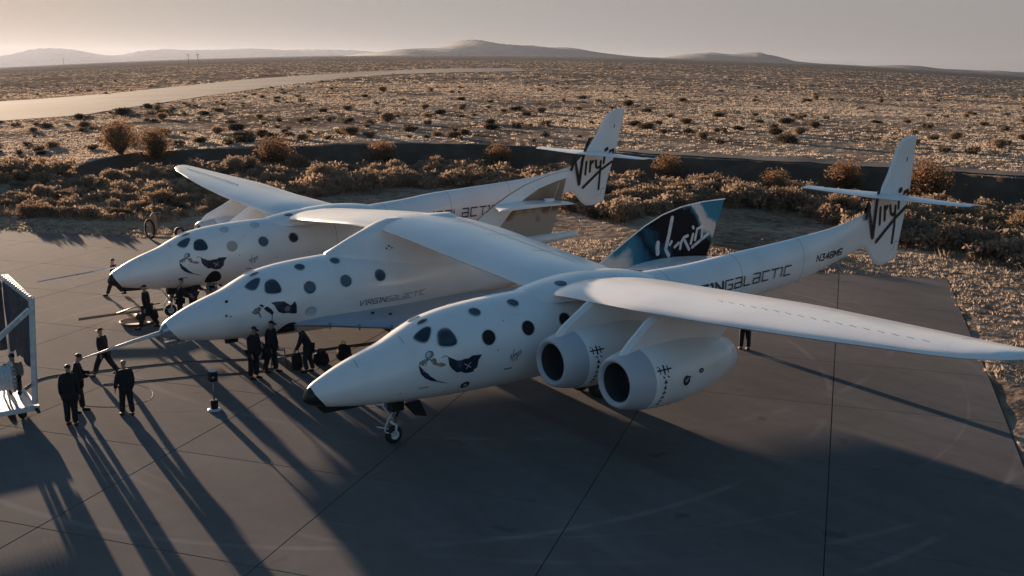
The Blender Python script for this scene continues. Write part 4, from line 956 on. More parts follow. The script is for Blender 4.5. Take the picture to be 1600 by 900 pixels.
person('person in black striding behind the tip of the long nose probe', -1.72, -1.98, -140, 1.58, ((26, 10), (-24, 12)), ((-14, 6, 18), (14, 6, 18)), 4, 2, 'cloth', 'cloth', 'cap', 0)
person('person in black striding past the black tip of the farthest nose', -12.9, 1.65, -150, 1.62, ((27, 8), (-24, 10)), ((-12, 8, 16), (12, 8, 16)), 3, 2, 'cloth', 'cloth', 'hair', 0)
wb = person('person in a long dark coat walking with a bag between far and middle nose', -6.65, .95, -150, 1.68, ((22, 8), (-20, 12)), ((-6, 5, 12), (8, 5, 12)), 4, 3, 'cloth', 'cloth2', 'cap', 1)
person('man in a peaked cap standing under the middle nose, looking down', 1.22, 1.62, 60, 1.66, ((2, 2), (-3, 2)), ((5, 6, 10), (5, 6, 10)), 3, 12, 'cloth', 'cloth', 'cap', 0)
pb = person('man in long black coat holding a bag beside the small step stool', .92, 2.32, 50, 1.68, ((10, 4), (-10, 5)), ((6, 8, 10), (4, 6, 8)), 3, 8, 'cloth', 'cloth', 'cap', 1)
person('grey haired man in dark suit bending forward over a black case', 1.62, 3.28, -150, 1.62, ((20, 30), (-2, 12)), ((16, 3, 14), (14, 3, 16)), 27, 18, 'cloth', 'cloth2', 'grey', 0)
person('person in black trousers standing behind the near wing, only the legs in view', 7.95, 16.5, -60, 1.75, ((3, 2), (-4, 2)), ((5, 6, 10), (5, 6, 10)), 0, 0, 'cloth', 'cloth', 'cap', 0)
person('person in black crouching at the nose gear of the farthest fuselage', -6.95, 2.25, 10, 1.68, ((3, 2), (-3, 2)), ((25, 6, 40), (22, 6, 45)), 6, 10, 'cloth', 'cloth', 'hair', 0)['label'] = 'person in black coat standing at the nose wheel of the farthest fuselage'
person('person in blue jeans standing under the far fuselage behind the nose wheel', -7.75, 3.05, -30, 1.66, ((3, 2), (-6, 3)), ((12, 8, 50), (12, 8, 50)), 10, 10, 'cloth2', 'jeans', 'cap', 0)
person('person in dark jacket standing nearest the folding ladder under the hatch', -8.0, 3.85, 60, 1.64, ((3, 2), (-4, 2)), ((30, 6, 40), (8, 6, 10)), 6, 8, 'cloth', 'greycloth', 'hair', 0)
person('person in pale shirt squatting behind the cable drum inside the white frame', -.62, -4.75, 100, 1.70, ((92, 118), (80, 128)), ((40, 4, 50), (40, 4, 50)), 22, 4, 'greycloth', 'cloth2', 'hair', 0, z0=.33)

def satchel(label, x, y, z, rz, w=.42, hgt=.32, d=.16, nm='shoulder_bag', cat='bag'):
    t = thing(nm, label, cat, (x, y, z), rz); bm = bmesh.new(); bmesh.ops.create_cube(bm, size=1)
    bmesh.ops.bevel(bm, geom=bm.edges[:], offset=.16, segments=3, affect='EDGES')
    for v in bm.verts:
        v.co = Vector((v.co.x*w*(1-.22*(v.co.z+.5)), v.co.y*d*(1-.35*(v.co.z+.5)), (v.co.z+.5)*hgt)); v.co.x += .012*math.sin(v.co.z*40+v.co.y*30)
    me = bpy.data.meshes.new('bag_body'); bm.to_mesh(me); bm.free(); me.materials.append(M['cloth']); o = link('bag_body', me, t, smooth=True)
    MB().tube([(-w*.2, 0, hgt*.95), (-w*.14, 0, hgt*1.25), (w*.14, 0, hgt*1.25), (w*.2, 0, hgt*.95)], .014, 6).build('carry_strap', M['cloth'], t, True)
    return t
satchel('black bag hanging low from the hand of the walking person in the long coat', -6.42, 1.12, .42, .3)
satchel('black bag held by the man in the long coat beside the step stool', 1.12, 2.08, .55, 1.2, .36, .34)
satchel('black case the grey haired man bends over', 1.42, 2.95, .10, 1.1, .38, .52, .22, 'equipment_case', 'case')
satchel('squat black bag on the concrete behind the bending man', 1.05, 3.98, 0, .9, .5, .42, .42, 'holdall', 'bag')
satchel('black pointed bag on the concrete beside the near nose', .95, 4.85, 0, .2, .5, .48, .45, 'holdall', 'bag')

# step stool, ladder, lamp post, cables, wheeled extinguisher
def box_part(name, c, d, mt, parent, rot=None): return MB().box(c, d, rot).build(name, mt, parent)
st = thing('step_stool', 'small two step metal stool under the middle fuselage', 'stool', (.45, 2.78, 0), R(60))
for sx in (-1, 1):
    MB().tube([(sx*.22, .18, 0), (sx*.2, -.02, .55)], .018, 6).build('leg', M['steel'], st, True); MB().tube([(sx*.22, -.2, 0), (sx*.2, -.02, .55)], .018, 6).build('leg', M['steel'], st, True)
box_part('step', (0, .09, .27), (.44, .16, .03), M['steel'], st); box_part('step', (0, -.02, .56), (.42, .2, .03), M['steel'], st)
ld = thing('ladder', 'folding ladder standing under the open round hatch of the farthest fuselage', 'ladder', (-7.15, 3.6, 0), R(40))
for sx in (-1, 1):
    MB().tube([(sx*.24, .3, 0), (sx*.17, 0, 1.25)], .02, 6).build('leg', M['steel'], ld, True); MB().tube([(sx*.24, -.35, 0), (sx*.17, 0, 1.25)], .02, 6).build('leg', M['steel'], ld, True)
for k in range(4): z = .25+.27*k; MB().tube([(-.24+.056*z, .3-.24*z, z), (.24-.056*z, .3-.24*z, z)], .016, 6).build('rung', M['steel'], ld, True)
box_part('top_plate', (0, 0, 1.26), (.36, .16, .03), M['steel'], ld)
lp = thing('marker_stand', 'black topped marker post on a round white base, alone on the concrete', 'marker post', (3.30, -.46, 0))
v, f = revolve([(0, .001), (0, .19), (.02, .19), (.05, .15), (.05, .001)], (0, 0, 0), 'z', 24); part('base', v, f, M['whitemetal'], lp)
v, f = revolve([(.05, .10), (.28, .11), (.30, .09), (.30, .001)], (0, 0, 0), 'z', 16); part('ballast', v, f, M['matte'], lp)
MB().tube([(0, 0, .28), (0, 0, .86)], .022, 8).build('post', M['steel'], lp, True)
bx = box_part('lamp_box', (0, 0, .98), (.20, .20, .26), M['matte'], lp); v, f = revolve([(.0, .03), (.01, .03), (.01, .001)], (.10, -.03, .98), 'x', 12); part('lens', v, f, M['window_pale'], bx)
v, f = revolve([(1.11, .08), (1.14, .12), (1.17, .11), (1.19, .001)], (0, 0, 0), 'z', 18); part('cap', v, f, M['whitemetal'], lp, True)
def cable(label, pts, r=.018):
    P_ = [Vector((*p, r)) for p in pts]; out = []
    for i in range(len(P_)-1):
        a = P_[max(i-1, 0)]; b = P_[i]; c = P_[i+1]; d = P_[min(i+2, len(P_)-1)]
        for q in np.linspace(0, 1, 9)[:-1]: out.append(.5*((2*b)+(c-a)*q+(2*a-5*b+4*c-d)*q*q+(3*b-a-3*c+d)*q**3))
    o = MB().tube(out+[P_[-1]], r, 6).build('cable', M['rubber'], None, True); return tag(o, label, 'cable')
cable('black cable running over the concrete from the white frame to the middle fuselage', [(-1.3, -4.6), (-2.6, -3.6), (-2.4, -2.05), (-1.8, .39), (-.7, 2.89), (-.5, 5.13), (-.1, 8)], .011)
cable('thin black cable lying parallel and closer than the long cable', [(-.9, -2.3), (-.67, -1.71), (-.1, .18), (.55, 1.89), (.5, 2.6)], .010)
cable('thin cable curling beside the man below the probe', [(.2, -3.4), (.9, -3.2), (1.5, -2.4), (1.3, -1.6), (.4, -1.3), (-.6, -1.6)], .004)
ex = thing('wheeled_extinguisher', 'fire extinguisher cart with one big spoked wheel at the far apron edge', 'extinguisher cart', (-26.0, 7.6, 0), R(100))
v, f = revolve([(-.03, .46), (-.045, .51), (-.03, .56), (.03, .56), (.045, .51), (.03, .46), (-.03, .46)], (-.25, 0, .56), 'x', 32); w = part('wheel', v, f, M['matte'], ex, True)
mb = MB()
for k in range(8): a = PI*k/8; mb.tube([(-.25, .48*math.cos(a), .56+.48*math.sin(a)), (-.25, -.48*math.cos(a), .56-.48*math.sin(a))], .012, 5)
mb.build('spokes', M['steel'], w)
v, f = revolve([(.3, .001), (.3, .17), (1.25, .17), (1.38, .08), (1.45, .05), (1.45, .001)], (0, 0, 0), 'z', 20); part('tank', v, f, M['tan'], ex, True)
MB().tube([(-.15, -.15, .4), (-.15, -.5, 1.5), (.15, -.5, 1.5), (.15, -.15, .4)], .02, 6).build('handle', M['steel'], ex, True)
tr = thing('spare_wheel', 'small dark tyre standing beside the extinguisher cart', 'tyre', (-25.75, 8.9, .28))
v, f = revolve([(-.08, .16), (-.1, .24), (-.06, .28), (.06, .28), (.1, .24), (.08, .16), (-.08, .16)], (0, 0, 0), 'x', 24); part('tyre_ring', v, f, M['tyre'], tr, True)
v, f = revolve([(-.06, .001), (-.06, .165), (.06, .165), (.06, .001)], (0, 0, 0), 'x', 14); part('hub', v, f, M['steel'], tr)
# tow bar and drip tray in front of the far nose wheel
tb = thing('tow_bar', 'pale tow bar lying across to the far nose wheel', 'tow bar', (0, 0, 0))
MB().tube([(-8.4, -1.0, .28), (-8.2, .9, .34), (-8.1, 2.0, .30)], .05, 8).build('bar', M['tan'], tb, True)
MB().tube([(-8.5, 1.1, .12), (-7.8, 1.1, .12)], .12, 12).build('axle_wheel', M['tyre'], tb, True)
MB().tube([(-8.4, .3, .3), (-8.0, .9, .55), (-8.1, 1.9, .55)], .025, 6).build('brace', M['steel'], tb, True)
v, f = revolve([(0, .001), (0, .62), (.06, .70), (.10, .70), (.06, .60), (.04, .001)], (0, 0, 0), 'z', 32); dt = part('drip_tray', v, f, M['tan'], None, True)
dt.location = (-7.75, .9, .002); dt.scale = (.9, .9, 1); tag(dt, 'round tan tray on the concrete under the farthest nose', 'tray')

# white wheeled frame with curtain and cable drum
fr_ = thing('work_platform', 'white painted steel frame on a low deck with a grey curtain', 'frame')
def beam(name, a, b, w=.09, mt='whitemetal'):
    a = Vector(a); b = Vector(b); d = b-a; rot = d.to_track_quat('Z', 'Y').to_matrix(); return MB().box((a+b)/2, (w, w, d.length), rot).build(name, M[mt], fr_)
beam('post', (1.10, -4.60, .40), (.72, -4.36, 3.2), .12); beam('post', (-2.9, -4.35, .40), (-2.93, -4.24, 3.2), .12)
beam('top_rail', (.85, -4.37, 3.2), (-3.05, -4.23, 3.2), .10)
beam('brace', (.78, -4.45, 2.95), (1.0, -6.9, 1.05), .12); beam('brace', (-2.93, -4.3, 3.05), (-2.93, -7.0, 1.0), .12)
beam('post', (1.05, -6.9, .3), (1.0, -6.95, 3.2), .12); beam('post', (-2.93, -7.0, .3), (-2.93, -7.05, 3.2), .12)
mb = MB(); cvs = []; nx, nz = 60, 8      # pleated curtain with thickness
for i in range(nx+1):
    for j in range(nz+1):
        xx = .42-3.2*i/nx; cvs.append((xx, -4.34+.045*math.sin(i*.9)+.03*math.sin(i*.37+j*.5), 3.12-(2.0+.10*math.sin(i*.5))*j/nz))
nn = len(cvs); cvs += [(a, b-.02, c) for a, b, c in cvs]
fc = [(i*(nz+1)+j, (i+1)*(nz+1)+j, (i+1)*(nz+1)+j+1, i*(nz+1)+j+1) for i in range(nx) for j in range(nz)]; fc += [tuple(nn+q for q in f[::-1]) for f in fc]
part('curtain', cvs, fc, M['curtain'], fr_, True)
for k in range(14): x = .6-.26*k; v, f = revolve([(-.05, .075), (-.05, .09), (.05, .09), (.05, .075)], (x, -4.355+.0*k, 3.2), 'x', 12); part('curtain_ring', v, f, M['whitemetal'], fr_)
cvs = []; fc = []  # second curtain, added so the frame casts a fuller shadow
for i in range(41):
    for j in range(7): cvs.append((-2.86+.045*math.sin(i*.9)+.02*math.sin(i*.4+j), -4.42-.065*i, 3.1-2.1*j/6))
nn = len(cvs); cvs += [(a-.02, b, c) for a, b, c in cvs]; fc = [(i*7+j, (i+1)*7+j, (i+1)*7+j+1, i*7+j+1) for i in range(40) for j in range(6)]; fc += [tuple(nn+q for q in f[::-1]) for f in fc]
part('curtain', cvs, fc, M['curtain'], fr_, True)  # the added curtain, there only to fill out the frame's shadow
# deck of planks
for k in range(11): box_part('plank', (-.55, -4.78-.42*k, .30+.004*(k % 2)), (3.0, .40, .05), M['whitemetal'], fr_)
box_part('edge_beam', (1.02, -6.9, .27), (.10, 4.7, .14), M['whitemetal'], fr_); box_part('edge_beam', (-.5, -4.53, .27), (3.2, .08, .14), M['whitemetal'], fr_)
box_part('tow_hook', (1.25, -4.58, .25), (.30, .07, .07), M['matte'], fr_)
for x, y in ((.9, -4.9), (-1.8, -4.9), (.9, -8.6), (-1.8, -8.6)):
    v, f = revolve([(-.04, .001), (-.04, .11), (.04, .11), (.04, .001)], (x, y, .11), 'x', 16); part('caster', v, f, M['tyre'], fr_, True)
dr = thing('cable_drum', 'white ribbed cable drum lying on the deck of the frame', 'cable drum', (0, 0, 0))
pf = []
for k in range(22): y = -.095*k; pf += [(y, .325), (y-.03, .355), (y-.065, .355)]
v, f = revolve([(0, .001)]+pf+[(-2.05, .001)], (.12, -4.95, .98), 'y', 36); part('windings', v, f, M['whitemetal'], dr, True)
for y in (-4.93, -7.05):
    v, f = revolve([(-.03, .001), (-.03, .44), (.03, .44), (.03, .001)], (.12, y, .98), 'y', 36); fl_ = part('flange', v, f, M['whitemetal'], dr)
for k in range(7): box_part('flange_rib', (.12+.47*math.cos(R(-35+k*14)), -4.93, .98+.47*math.sin(R(-35+k*14))), (.08, .08, .04), M['steel'], dr)
for y in (-5.1, -6.9):
    for sx in (-1, 1): MB().tube([(.12+sx*.42, y, .33), (.12, y, .98)], .03, 6).build('cradle_strut', M['whitemetal'], dr)

# ------------------------------------------------------------------ distant poles and wind marker
def ground_at(x, y): return float(terrain_z(np.array([x]), np.array([y]))[0])
for n_, (x, y, h_) in enumerate(((-1174., 429., 14.), (-1119., 420., 14.), (-2459, 610, 22.))):
    lab = ('thin lattice pole standing beyond the runway, left one of the close pair', 'thin lattice pole standing beyond the runway, right one of the close pair', 'faint lone pole standing far beyond the runway in the haze')[n_]
    pz = ground_at(x, y); t = thing('utility_pole', lab, 'utility pole', (x, y, pz), group='utility poles beyond the runway')
    MB().tube([(0, 0, -1), (0, 0, h_)], [.55, .3], 6).build('pole', M['wood'], t); MB().box((0, 0, h_*.9), (.3, 4.5, .3)).build('crossarm', M['wood'], t)
x, y = -319., 318.5; pz = ground_at(x, y); ws_ = thing('wind_sock', 'small reddish wind sock on a leaning pole out on the plain', 'wind sock', (x, y, pz))
MB().tube([(0, 0, -.5), (.2, .4, 3.6)], .12, 6).build('pole', M['wood'], ws_); v, f = revolve([(0, .35), (1.6, .22), (1.61, .001)], (.2, .4, 3.6), 'y', 10); part('sock', v, f, M['red'], ws_)

# ------------------------------------------------------------------ vegetation
def shrub_mesh(name, seed, leaves, mats, lobes=6, leaf=.05, flat=.75, stems=14, spread=1.0, up=.0):
    rs = np.random.RandomState(seed); V = []; F = []; L_ = []
    for k in range(lobes):
        a = rs.rand()*6.28; d = .62*rs.rand()**.6; L_.append((d*math.cos(a)*spread, d*math.sin(a)*spread, (.42+.40*rs.rand())*flat, .36+.25*rs.rand()))
    L_.append((0, 0, .5*flat, .55)); L_ = np.array(L_); w = L_[:, 3]**2; w /= w.sum()
    idx = rs.choice(len(L_), leaves, p=w); d = rs.normal(size=(leaves, 3)); d /= np.linalg.norm(d, axis=1)[:, None]
    rad = L_[idx, 3]*(rs.rand(leaves)**.38)*(1+.12*np.sin(d[:, 0]*9+d[:, 1]*7+seed))
    c = L_[idx, :3]+d*rad[:, None]*np.array([1, 1, flat]); c[:, 2] = np.maximum(c[:, 2], .03+.1*rs.rand(leaves))
    n = d*.6+rs.normal(size=(leaves, 3))*.7; n[:, 2] += up; n /= np.linalg.norm(n, axis=1)[:, None]
    t = np.cross(n, rs.normal(size=(leaves, 3))); t /= np.linalg.norm(t, axis=1)[:, None]; b = np.cross(n, t)
    s = leaf*(.6+.8*rs.rand(leaves))[:, None]; ln = (1.0+1.5*rs.rand(leaves))[:, None]
    q = np.stack([c-t*s-b*s*ln, c+t*s-b*s*ln*.4, c+t*s*.4+b*s*ln, c-t*s*.8+b*s*ln*.5], 1).reshape(-1, 3)
    F = np.arange(leaves*4).reshape(-1, 4)
    mb = MB()
    for k in range(stems):
        a = rs.rand()*6.28; e = .5+.35*rs.rand(); r = .75*rs.rand()+.1; mb.tube([(0, 0, -.05), (r*.4*math.cos(a), r*.4*math.sin(a), e*.5*flat), (r*math.cos(a+.3), r*math.sin(a+.3), e*1.15*flat)], [.022, .013, .004], 3, caps=False)
    sv = np.array(mb.v) if mb.v else np.zeros((0, 3)); sf = np.array([f for f in mb.f]) if mb.f else np.zeros((0, 4), int)
    v = np.vstack([q, sv]); f = np.vstack([F, sf+len(q)]).astype(int)
    me = np_mesh(name, v, f, mats[0]); me.materials.append(mats[1])
    mi = np.zeros(len(f), np.int32); mi[len(F):] = 1; me.polygons.foreach_set('material_index', mi); return me
SM = {}
SM['brush'] = [shrub_mesh('brush_foliage', 10+i, 2600, (M['brush'], M['bark']), 5+i % 3, .030, .80) for i in range(6)]
SM['sage'] = [shrub_mesh('sage_foliage', 40+i, 1800, (M['sage'], M['bark']), 5, .035, .62) for i in range(3)]
SM['rust'] = [shrub_mesh('twig_foliage', 60+i, 3600, (M['rust'], M['bark']), 8, .022, 1.25, 40, .9, .2) for i in range(2)]
rng = np.random.RandomState(5)
# zone of thick brush between the apron and the embankment, by direction from the corner of the apron
NEAR_AZ = [-84, -79.5, -75, -72, -66, -60, -55.6, -49.5, -46.6, -41.5, -36.6, -31.5, -28.7, -24.8, -18, -10]
NEAR_R = [68, 71.4, 66.3, 65, 72.7, 77.5, 81.3, 67.2, 62.6, 72.2, 69.2, 58.4, 56.8, 54.3, 50, 48]
def band(azd):
    re = np.interp(azd, _EA, _ER)+np.interp(azd, [-84, -77.5, -75.5], [22, 17, 0]); return np.interp(azd, NEAR_AZ, NEAR_R), re
spots = []
for _ in range(6000):
    a = rng.uniform(-83, -15); n0, re = band(a)
    u = rng.rand(); r = n0+(re-8.5-n0)*u
    x = CAM[0]+r*math.sin(R(a)); y = CAM[1]+r*math.cos(R(a))
    if inside(APRON, np.array([x]), np.array([y]))[0]: continue
    dens = .5+.5*math.sin(x*.31+1.3*math.sin(y*.23))*math.sin(y*.27+x*.11)
    if rng.rand() > .35+.75*dens: continue
    s = rng.uniform(.75, 1.45)*(1.25 if rng.rand() < .25 else 1)
    if any((x-q[0])**2+(y-q[1])**2 < (.50*(s+q[2]))**2 for q in spots): continue
    spots.append((x, y, s)); 
    if len(spots) >= 190: break
def place(kind, i, x, y, s, label, cat, group, sz=1.0):
    if math.degrees(math.atan2(x-CAM.x, y-CAM.y)) < -66 and math.hypot(x-CAM.x, y-CAM.y) < 88: s *= .78; sz *= .75
    o = bpy.data.objects.new(kind, SM[{'brush_bush': 'brush', 'sage_bush': 'sage', 'rust_bush': 'rust'}[kind]][i]); C.objects.link(o)
    o.location = (x, y, ground_at(x, y)-.03); o.rotation_euler = (0, 0, (i*2.4+x) % 6.28); o.scale = (s, s*(.9+.2*((x*7) % 1)), s*sz); return tag(o, label, cat, group)
def zone(x, y):
    a = math.degrees(math.atan2(x-CAM.x, y-CAM.y))
    for lim, t in ((-75.5, 'at the left end of the brush'), (-69.5, 'left of the far wing tip'), (-61, 'beyond the far wing'), (-50, 'beyond the far fuselage'), (-43, 'left of the dark blue fin'), (-36.5, 'beyond the dark blue fin'), (-31, 'behind the near tailplane')):
        if a < lim: return t
    return 'right of the near tail'
def row(x, y):
    a = math.degrees(math.atan2(x-CAM.x, y-CAM.y)); n0, re = band(a); u = (math.hypot(x-CAM.x, y-CAM.y)-n0)/(re-8.5-n0)
    return ('nearest the apron' if u < .25 else 'in the second row' if u < .5 else 'in the third row' if u < .78 else 'under the dark bank')+', '+zone(x, y)
for k, (x, y, s) in enumerate(spots):
    if k % 4 == 3: place('sage_bush', k % 3, x, y, s, 'dark low bush '+row(x, y), 'bush', 'dark bushes '+row(x, y), 1.0)
    else: place('brush_bush', k % 6, x, y, s*1.05, ('wide' if s > 1.15 else 'small')+' brown bush '+row(x, y), 'bush', ('wide' if s > 1.15 else 'small')+' brown bushes '+row(x, y), .8+.6*((y*3) % 1))
big = [(-68.0, 18.5, 2.6, 'big rust brown bush at the left end of the dark embankment'), (-66.5, 21.2, 2.3, 'rust brown bush beside the biggest one at the left end of the embankment'), (-57.0, 28.4, 2.5, 'tall orange twiggy bush directly beyond the far wing tip'), (-54.1, 38.6, 1.9, 'faint rusty bush against the embankment beyond the far fuselage'), (-47.0, 47.0, 1.9, 'orange lit bush left of the far tail'), (-29.5, 51.6, 1.8, 'orange bush on the right of the far tail at the embankment foot'), (-17.8, 51.0, 1.7, 'upright golden bush left of the near tailplane'), (-16.2, 57.0, 1.9, 'rusty bush against the embankment left of the near tail'), (-9.5, 57.3, 2.6, 'large rounded rust bush directly right of the near tail')]
for k, (x, y, s, lab) in enumerate(big):
    o = place('rust_bush', k % 2, x, y, s, lab, 'bush', None, .85)
# bushes standing apart out on the plain
k = 0; pl_spots = []
for _ in range(4000):
    a = rng.uniform(-80, -25); r = 108+150*rng.rand()**1.5; x = CAM[0]+r*math.sin(R(a)); y = CAM[1]+r*math.cos(R(a))
    if rng.rand() > .25+.75*np.interp(a, [-80, -72, -50, -25], [1, .9, .35, .2]): continue
    if inside(RUN_NEAR+RUN_FAR[::-1], np.array([x]), np.array([y]))[0]: continue
    if any((x-q[0])**2+(y-q[1])**2 < 9 for q in pl_spots): continue
    pl_spots.append((x, y))
    if len(pl_spots) >= 100: break
for k, (x, y) in enumerate(pl_spots):
    s = rng.uniform(.6, 1.3)*(1.5 if k % 9 == 0 else 1)
    if k % 2: place('sage_bush', k % 3, x, y, s*1.1, 'dark bush standing apart on the open plain '+zone(x, y), 'bush', 'dark bushes on the plain '+zone(x, y), .8)
    else: place('brush_bush', k % 6, x, y, s, 'brown bush standing apart on the open plain '+zone(x, y), 'bush', 'brown bushes on the plain '+zone(x, y), .8)

def scatter(name, P, S_, mt, blades, label, seed, hgt=1.0, wid=.12, dome=True, smalls=None):
    """one mesh of many low tufts: each is a fan of narrow blades"""
    rs = np.random.RandomState(seed); n = len(P); N = n*blades
    base = np.repeat(P, blades, 0); sc = np.repeat(S_, blades)[:, None]
    a = rs.rand(N)*6.28; rr_ = np.sqrt(rs.rand(N))*.55; off = np.stack([np.cos(a)*rr_, np.sin(a)*rr_, np.zeros(N)], 1)*sc
    root = base+off; out = np.stack([np.cos(a), np.sin(a), np.zeros(N)], 1)*(.1+.35*rs.rand(N))[:, None]*sc; hh = (.35+.65*rs.rand(N))[:, None]*sc*hgt*(1-.6*rr_[:, None])
    tip = root+out; tip[:, 2] += hh[:, 0]; b = rs.rand(N)*6.28; w = np.stack([np.cos(b), np.sin(b), np.zeros(N)], 1)*sc*wid*(.6+.8*rs.rand(N))[:, None]
    root[:, 2] -= .03
    v = np.stack([root-w, root+w, tip], 1).reshape(-1, 3); f = np.arange(N*3).reshape(-1, 3)
    return tag(link(name, np_mesh(name, v, f, mt)), label, kind='stuff')
def field(n, az0, az1, r0, r1, pw, seed, reject=None):
    rs = np.random.RandomState(seed); a = np.radians(rs.uniform(az0, az1, n)); r = r0+(r1-r0)*rs.rand(n)**pw
    x = CAM[0]+r*np.sin(a); y = CAM[1]+r*np.cos(a); keep = ~inside(APRON, x, y) & ~inside(RUN_NEAR+RUN_FAR[::-1], x, y) & ~inside(DARK_NEAR+DARK_FAR[::-1], x, y)
    if reject is not None: keep &= reject(x, y, np.degrees(a), r)
    x, y = x[keep], y[keep]; return np.column_stack([x, y, terrain_z(x, y)])
def mass(name, label, kind_mats, n, pick, smin, smax, seed, leaves, leaf, flat=.75):
    """many small shrubs as one joined mesh"""
    rs = np.random.RandomState(seed); protos = []
    for k in range(5):
        me = shrub_mesh('p', seed*7+k, leaves, kind_mats, 4+k % 3, leaf, flat, 0); a = np.zeros(len(me.vertices)*3, np.float32); me.vertices.foreach_get('co', a); protos.append(a.reshape(-1, 3)); bpy.data.meshes.remove(me)
    V = []; P = pick(rs, n)
    for i, (x, y) in enumerate(P):
        p = protos[i % 5]; s_ = rs.uniform(smin, smax)*(.72 if math.degrees(math.atan2(x-CAM.x, y-CAM.y)) < -66 and math.hypot(x-CAM.x, y-CAM.y) < 88 else 1); a = rs.rand()*6.28; c, q = math.cos(a), math.sin(a)
        V.append(np.column_stack([(p[:, 0]*c-p[:, 1]*q)*s_+x, (p[:, 0]*q+p[:, 1]*c)*s_+y, p[:, 2]*s_*rs.uniform(.8, 1.2)+ground_at(x, y)-.02]))
    V = np.vstack(V); return tag(link(name, np_mesh(name, V, np.arange(len(V)).reshape(-1, 4), kind_mats[0])), label, kind='stuff')
def pick_band(rs, n):
    out = []
    while len(out) < n:
        a = rs.uniform(-84, -14); n0, re = band(a); r = n0+(re-7.5-n0)*rs.rand(); x = CAM[0]+r*math.sin(R(a)); y = CAM[1]+r*math.cos(R(a))
        d = .5+.5*math.sin(x*.31+1.3*math.sin(y*.23))*math.sin(y*.27+x*.11)
        if rs.rand() < .3+.8*d and not inside(APRON, np.array([x]), np.array([y]))[0]: out.append((x, y))
    return out
def pick_plain(rs, n):
    out = []
    while len(out) < n:
        a = rs.uniform(-82, -22); r = 100+420*rs.rand()**1.3; x = CAM[0]+r*math.sin(R(a)); y = CAM[1]+r*math.cos(R(a))
        if r > np.interp(a, _EA, _ER)+1 and rs.rand() < np.interp(a, [-80, -72, -50, -25], [1, .9, .5, .35]) and not inside(RUN_NEAR+RUN_FAR[::-1], np.array([x]), np.array([y]))[0]: out.append((x, y))
    return out
mass('thicket', 'dense thicket of small brown bushes filling the strip below the embankment', (M['brush'], M['bark']), 1050, pick_band, .55, 1.35, 21, 380, .06)
mass('scrub', 'small dark scrub dotted over the plain', (M['sage'], M['bark']), 420, pick_plain, .35, 1.0, 22, 110, .09, .6)
den = lambda x, y: .5+.5*np.sin(x*.13+1.7*np.sin(y*.09))*np.sin(y*.17+1.3*np.sin(x*.07))
rs0 = np.random.RandomState(99)
def seg_d(x, y, p, q):
    dx, dy = q[0]-p[0], q[1]-p[1]; t = np.clip(((x-p[0])*dx+(y-p[1])*dy)/(dx*dx+dy*dy), 0, 1); return np.hypot(x-p[0]-t*dx, y-p[1]-t*dy)
def in_strip(x, y, a, r):
    edge = np.minimum.reduce([seg_d(x, y, APRON[i], APRON[i+1]) for i in range(4)])
    return ((edge < 5.5+1.5*np.sin(x*.5)) | ((a < -58) & (r < np.interp(a, NEAR_AZ, NEAR_R)+6)) | (rs0.rand(len(x)) < .12)) & (rs0.rand(len(x)) < .25+.8*den(x*2.2, y*2.2))
P1 = field(42000, -84, -14, 34, 84, 1.0, 1, in_strip); scatter('dry_grass', P1, np.random.RandomState(2).uniform(.10, .30, len(P1)), M['grass'], 8, 'short straw coloured grass along the apron edge', 3, .62, .16)
def on_brush(x, y, a, r):
    return (r > np.interp(a, NEAR_AZ, NEAR_R)-1) & (r < np.interp(a, _EA, _ER)-7)
P2 = field(9000, -84, -14, 50, 105, 1.0, 4, on_brush); scatter('undergrowth', P2, np.random.RandomState(5).uniform(.3, .9, len(P2)), M['brush'], 22, 'tangled low brown undergrowth between the bushes', 6, .8, .05)
def on_plain(x, y, a, r):
    d = np.clip(.5+1.1*lump(x, y*1.0, .045, 31)+.5*lump(x, y, .25, 32), 0, 1)
    return (r > np.interp(a, _EA, _ER)+np.where(a > -47, 5, .3)) & (rs0.rand(len(x)) < .10+.90*d)
P3 = field(115000, -84, -20, 78, 330, 1.35, 7, on_plain); scatter('plain_grass', P3, np.random.RandomState(8).uniform(.18, .55, len(P3)), M['grass'], 8, 'clumps of pale dry grass covering the plain', 9, .36, .28)
P4 = field(20000, -84, -20, 300, 1500, 1.3, 10, on_plain); scatter('far_scrub', P4, np.random.RandomState(11).uniform(.5, 1.6, len(P4)), M['grass'], 10, 'scattered low scrub fading into the distance', 12, .35, .3)

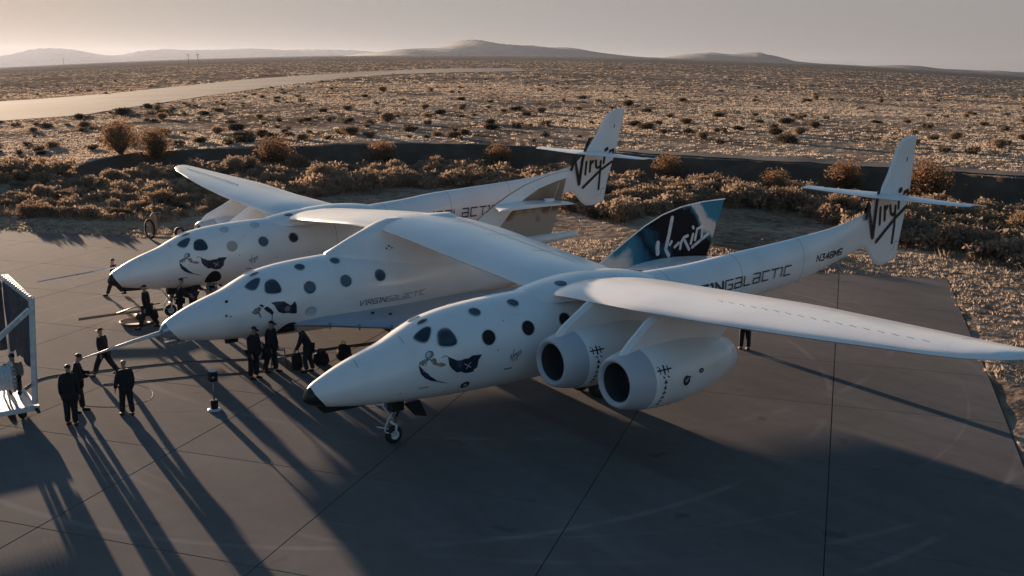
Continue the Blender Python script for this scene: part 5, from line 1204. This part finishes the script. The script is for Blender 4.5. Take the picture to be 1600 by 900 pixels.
# ------------------------------------------------------------------ hills on the horizon
def px_dir(px): t = (px-800)/1579.32; a = YAW+math.atan(t); return a
def ridge(label, profile, dist, depth, seed, mt, jag=.10):
    """profile: (photo bearing, height m above the plain); a ridge with real width front to back"""
    xs = np.linspace(profile[0][0], profile[-1][0], 160); hs = np.interp(xs, [p[0] for p in profile], [p[1] for p in profile])
    hs = np.convolve(np.pad(hs, 3, 'edge'), np.ones(7)/7, 'valid'); rs = np.random.RandomState(seed); v = []; nd = 22
    ph = rs.rand(10)*6.28
    for i, (px, h) in enumerate(zip(xs, hs)):
        a = px_dir(px)
        for j in range(nd+1):
            t = j/nd; r = dist+(t-.5)*depth; x = CAM[0]+r*math.sin(a); y = CAM[1]+r*math.cos(a); az_ = math.degrees(a)
            tt = max(-1.15, min(1.15, (az_+52.5)/26.9)); kk = (17-25*tt*tt)/1579.
            prof_ = math.sin(PI*t)**1.2; nz = sum(math.sin(i*.11*(q+1)+j*.35*(q+1)+ph[q])/(q+1) for q in range(9))
            zz = 2.2+(r-150)*kk-6*(1-prof_)+h*prof_*(1+jag*nz)+h*.05*nz*prof_
            v.append((x, y, zz))
    n = nd+1; f = [(i*n+j, i*n+j+1, (i+1)*n+j+1, (i+1)*n+j) for i in range(len(xs)-1) for j in range(nd)]
    return tag(part('hill', v, f, mt, None, False), label, kind='structure')
M['hill'] = mat('hill_slope', (.10, .085, .08), .95, noise=(.004, (.15, .12, .10), .4, .6))
m_ = 9000/1579.
ridge('long low mesa on the horizon behind the far fuselage', [(540, 0), (590, 4*m_), (640, 10*m_), (680, 12*m_), (715, 17*m_), (745, 18*m_), (790, 15*m_), (830, 16*m_), (870, 12*m_), (920, 6*m_), (960, 3*m_), (1010, 0)], 9000, 2600, 1, M['hill'])
ridge('pair of pointed hills on the horizon left of the near tail', [(1020, 0), (1060, 6*m_), (1095, 11*m_), (1125, 8*m_), (1150, 10*m_), (1175, 14*m_), (1200, 8*m_), (1230, 2*m_), (1280, 0)], 9600, 2200, 2, M['hill'])
ridge('faint low hills at the right end of the horizon', [(1330, 0), (1370, 3*m_), (1410, 6*m_), (1450, 3*m_), (1500, 3*m_), (1540, 5*m_), (1600, 7*m_), (1680, 9*m_), (1760, 0)], 10500, 2000, 3, M['hill'])
m_ = 21500/1579.
ridge('pale far mountains in the haze at the left of the horizon', [(-120, 0), (-40, 9*m_), (40, 15*m_), (75, 18*m_), (130, 17*m_), (165, 12*m_), (195, 9*m_), (235, 14*m_), (265, 15*m_), (300, 11*m_), (360, 9*m_), (400, 11*m_), (470, 10*m_), (540, 8*m_), (600, 3*m_), (640, 0)], 21500, 3000, 4, M['hill'])

#HAZE
def haze():
    v = [(x, y, z) for x in (-26000, 26000) for y in (-26000, 26000) for z in (-420, 330)]
    me = mesh('haze', v, [(0, 1, 3, 2), (4, 6, 7, 5), (0, 4, 5, 1), (2, 3, 7, 6), (0, 2, 6, 4), (1, 5, 7, 3)])
    mt = bpy.data.materials.new('haze_air'); mt.use_nodes = True; nt = mt.node_tree; nt.nodes.clear()
    o = nt.nodes.new('ShaderNodeOutputMaterial'); p = nt.nodes.new('ShaderNodeVolumePrincipled')
    p.inputs['Color'].default_value = (.25, .285, .35, 1); p.inputs['Density'].default_value = HAZE_D; p.inputs['Anisotropy'].default_value = HAZE_G
    nt.links.new(p.outputs[0], o.inputs['Volume']); me.materials.append(mt)
    return tag(link('haze', me), 'thin dusty air glowing towards the low sun', kind='stuff')
HAZE_D = 3e-5; HAZE_G = .45
haze()
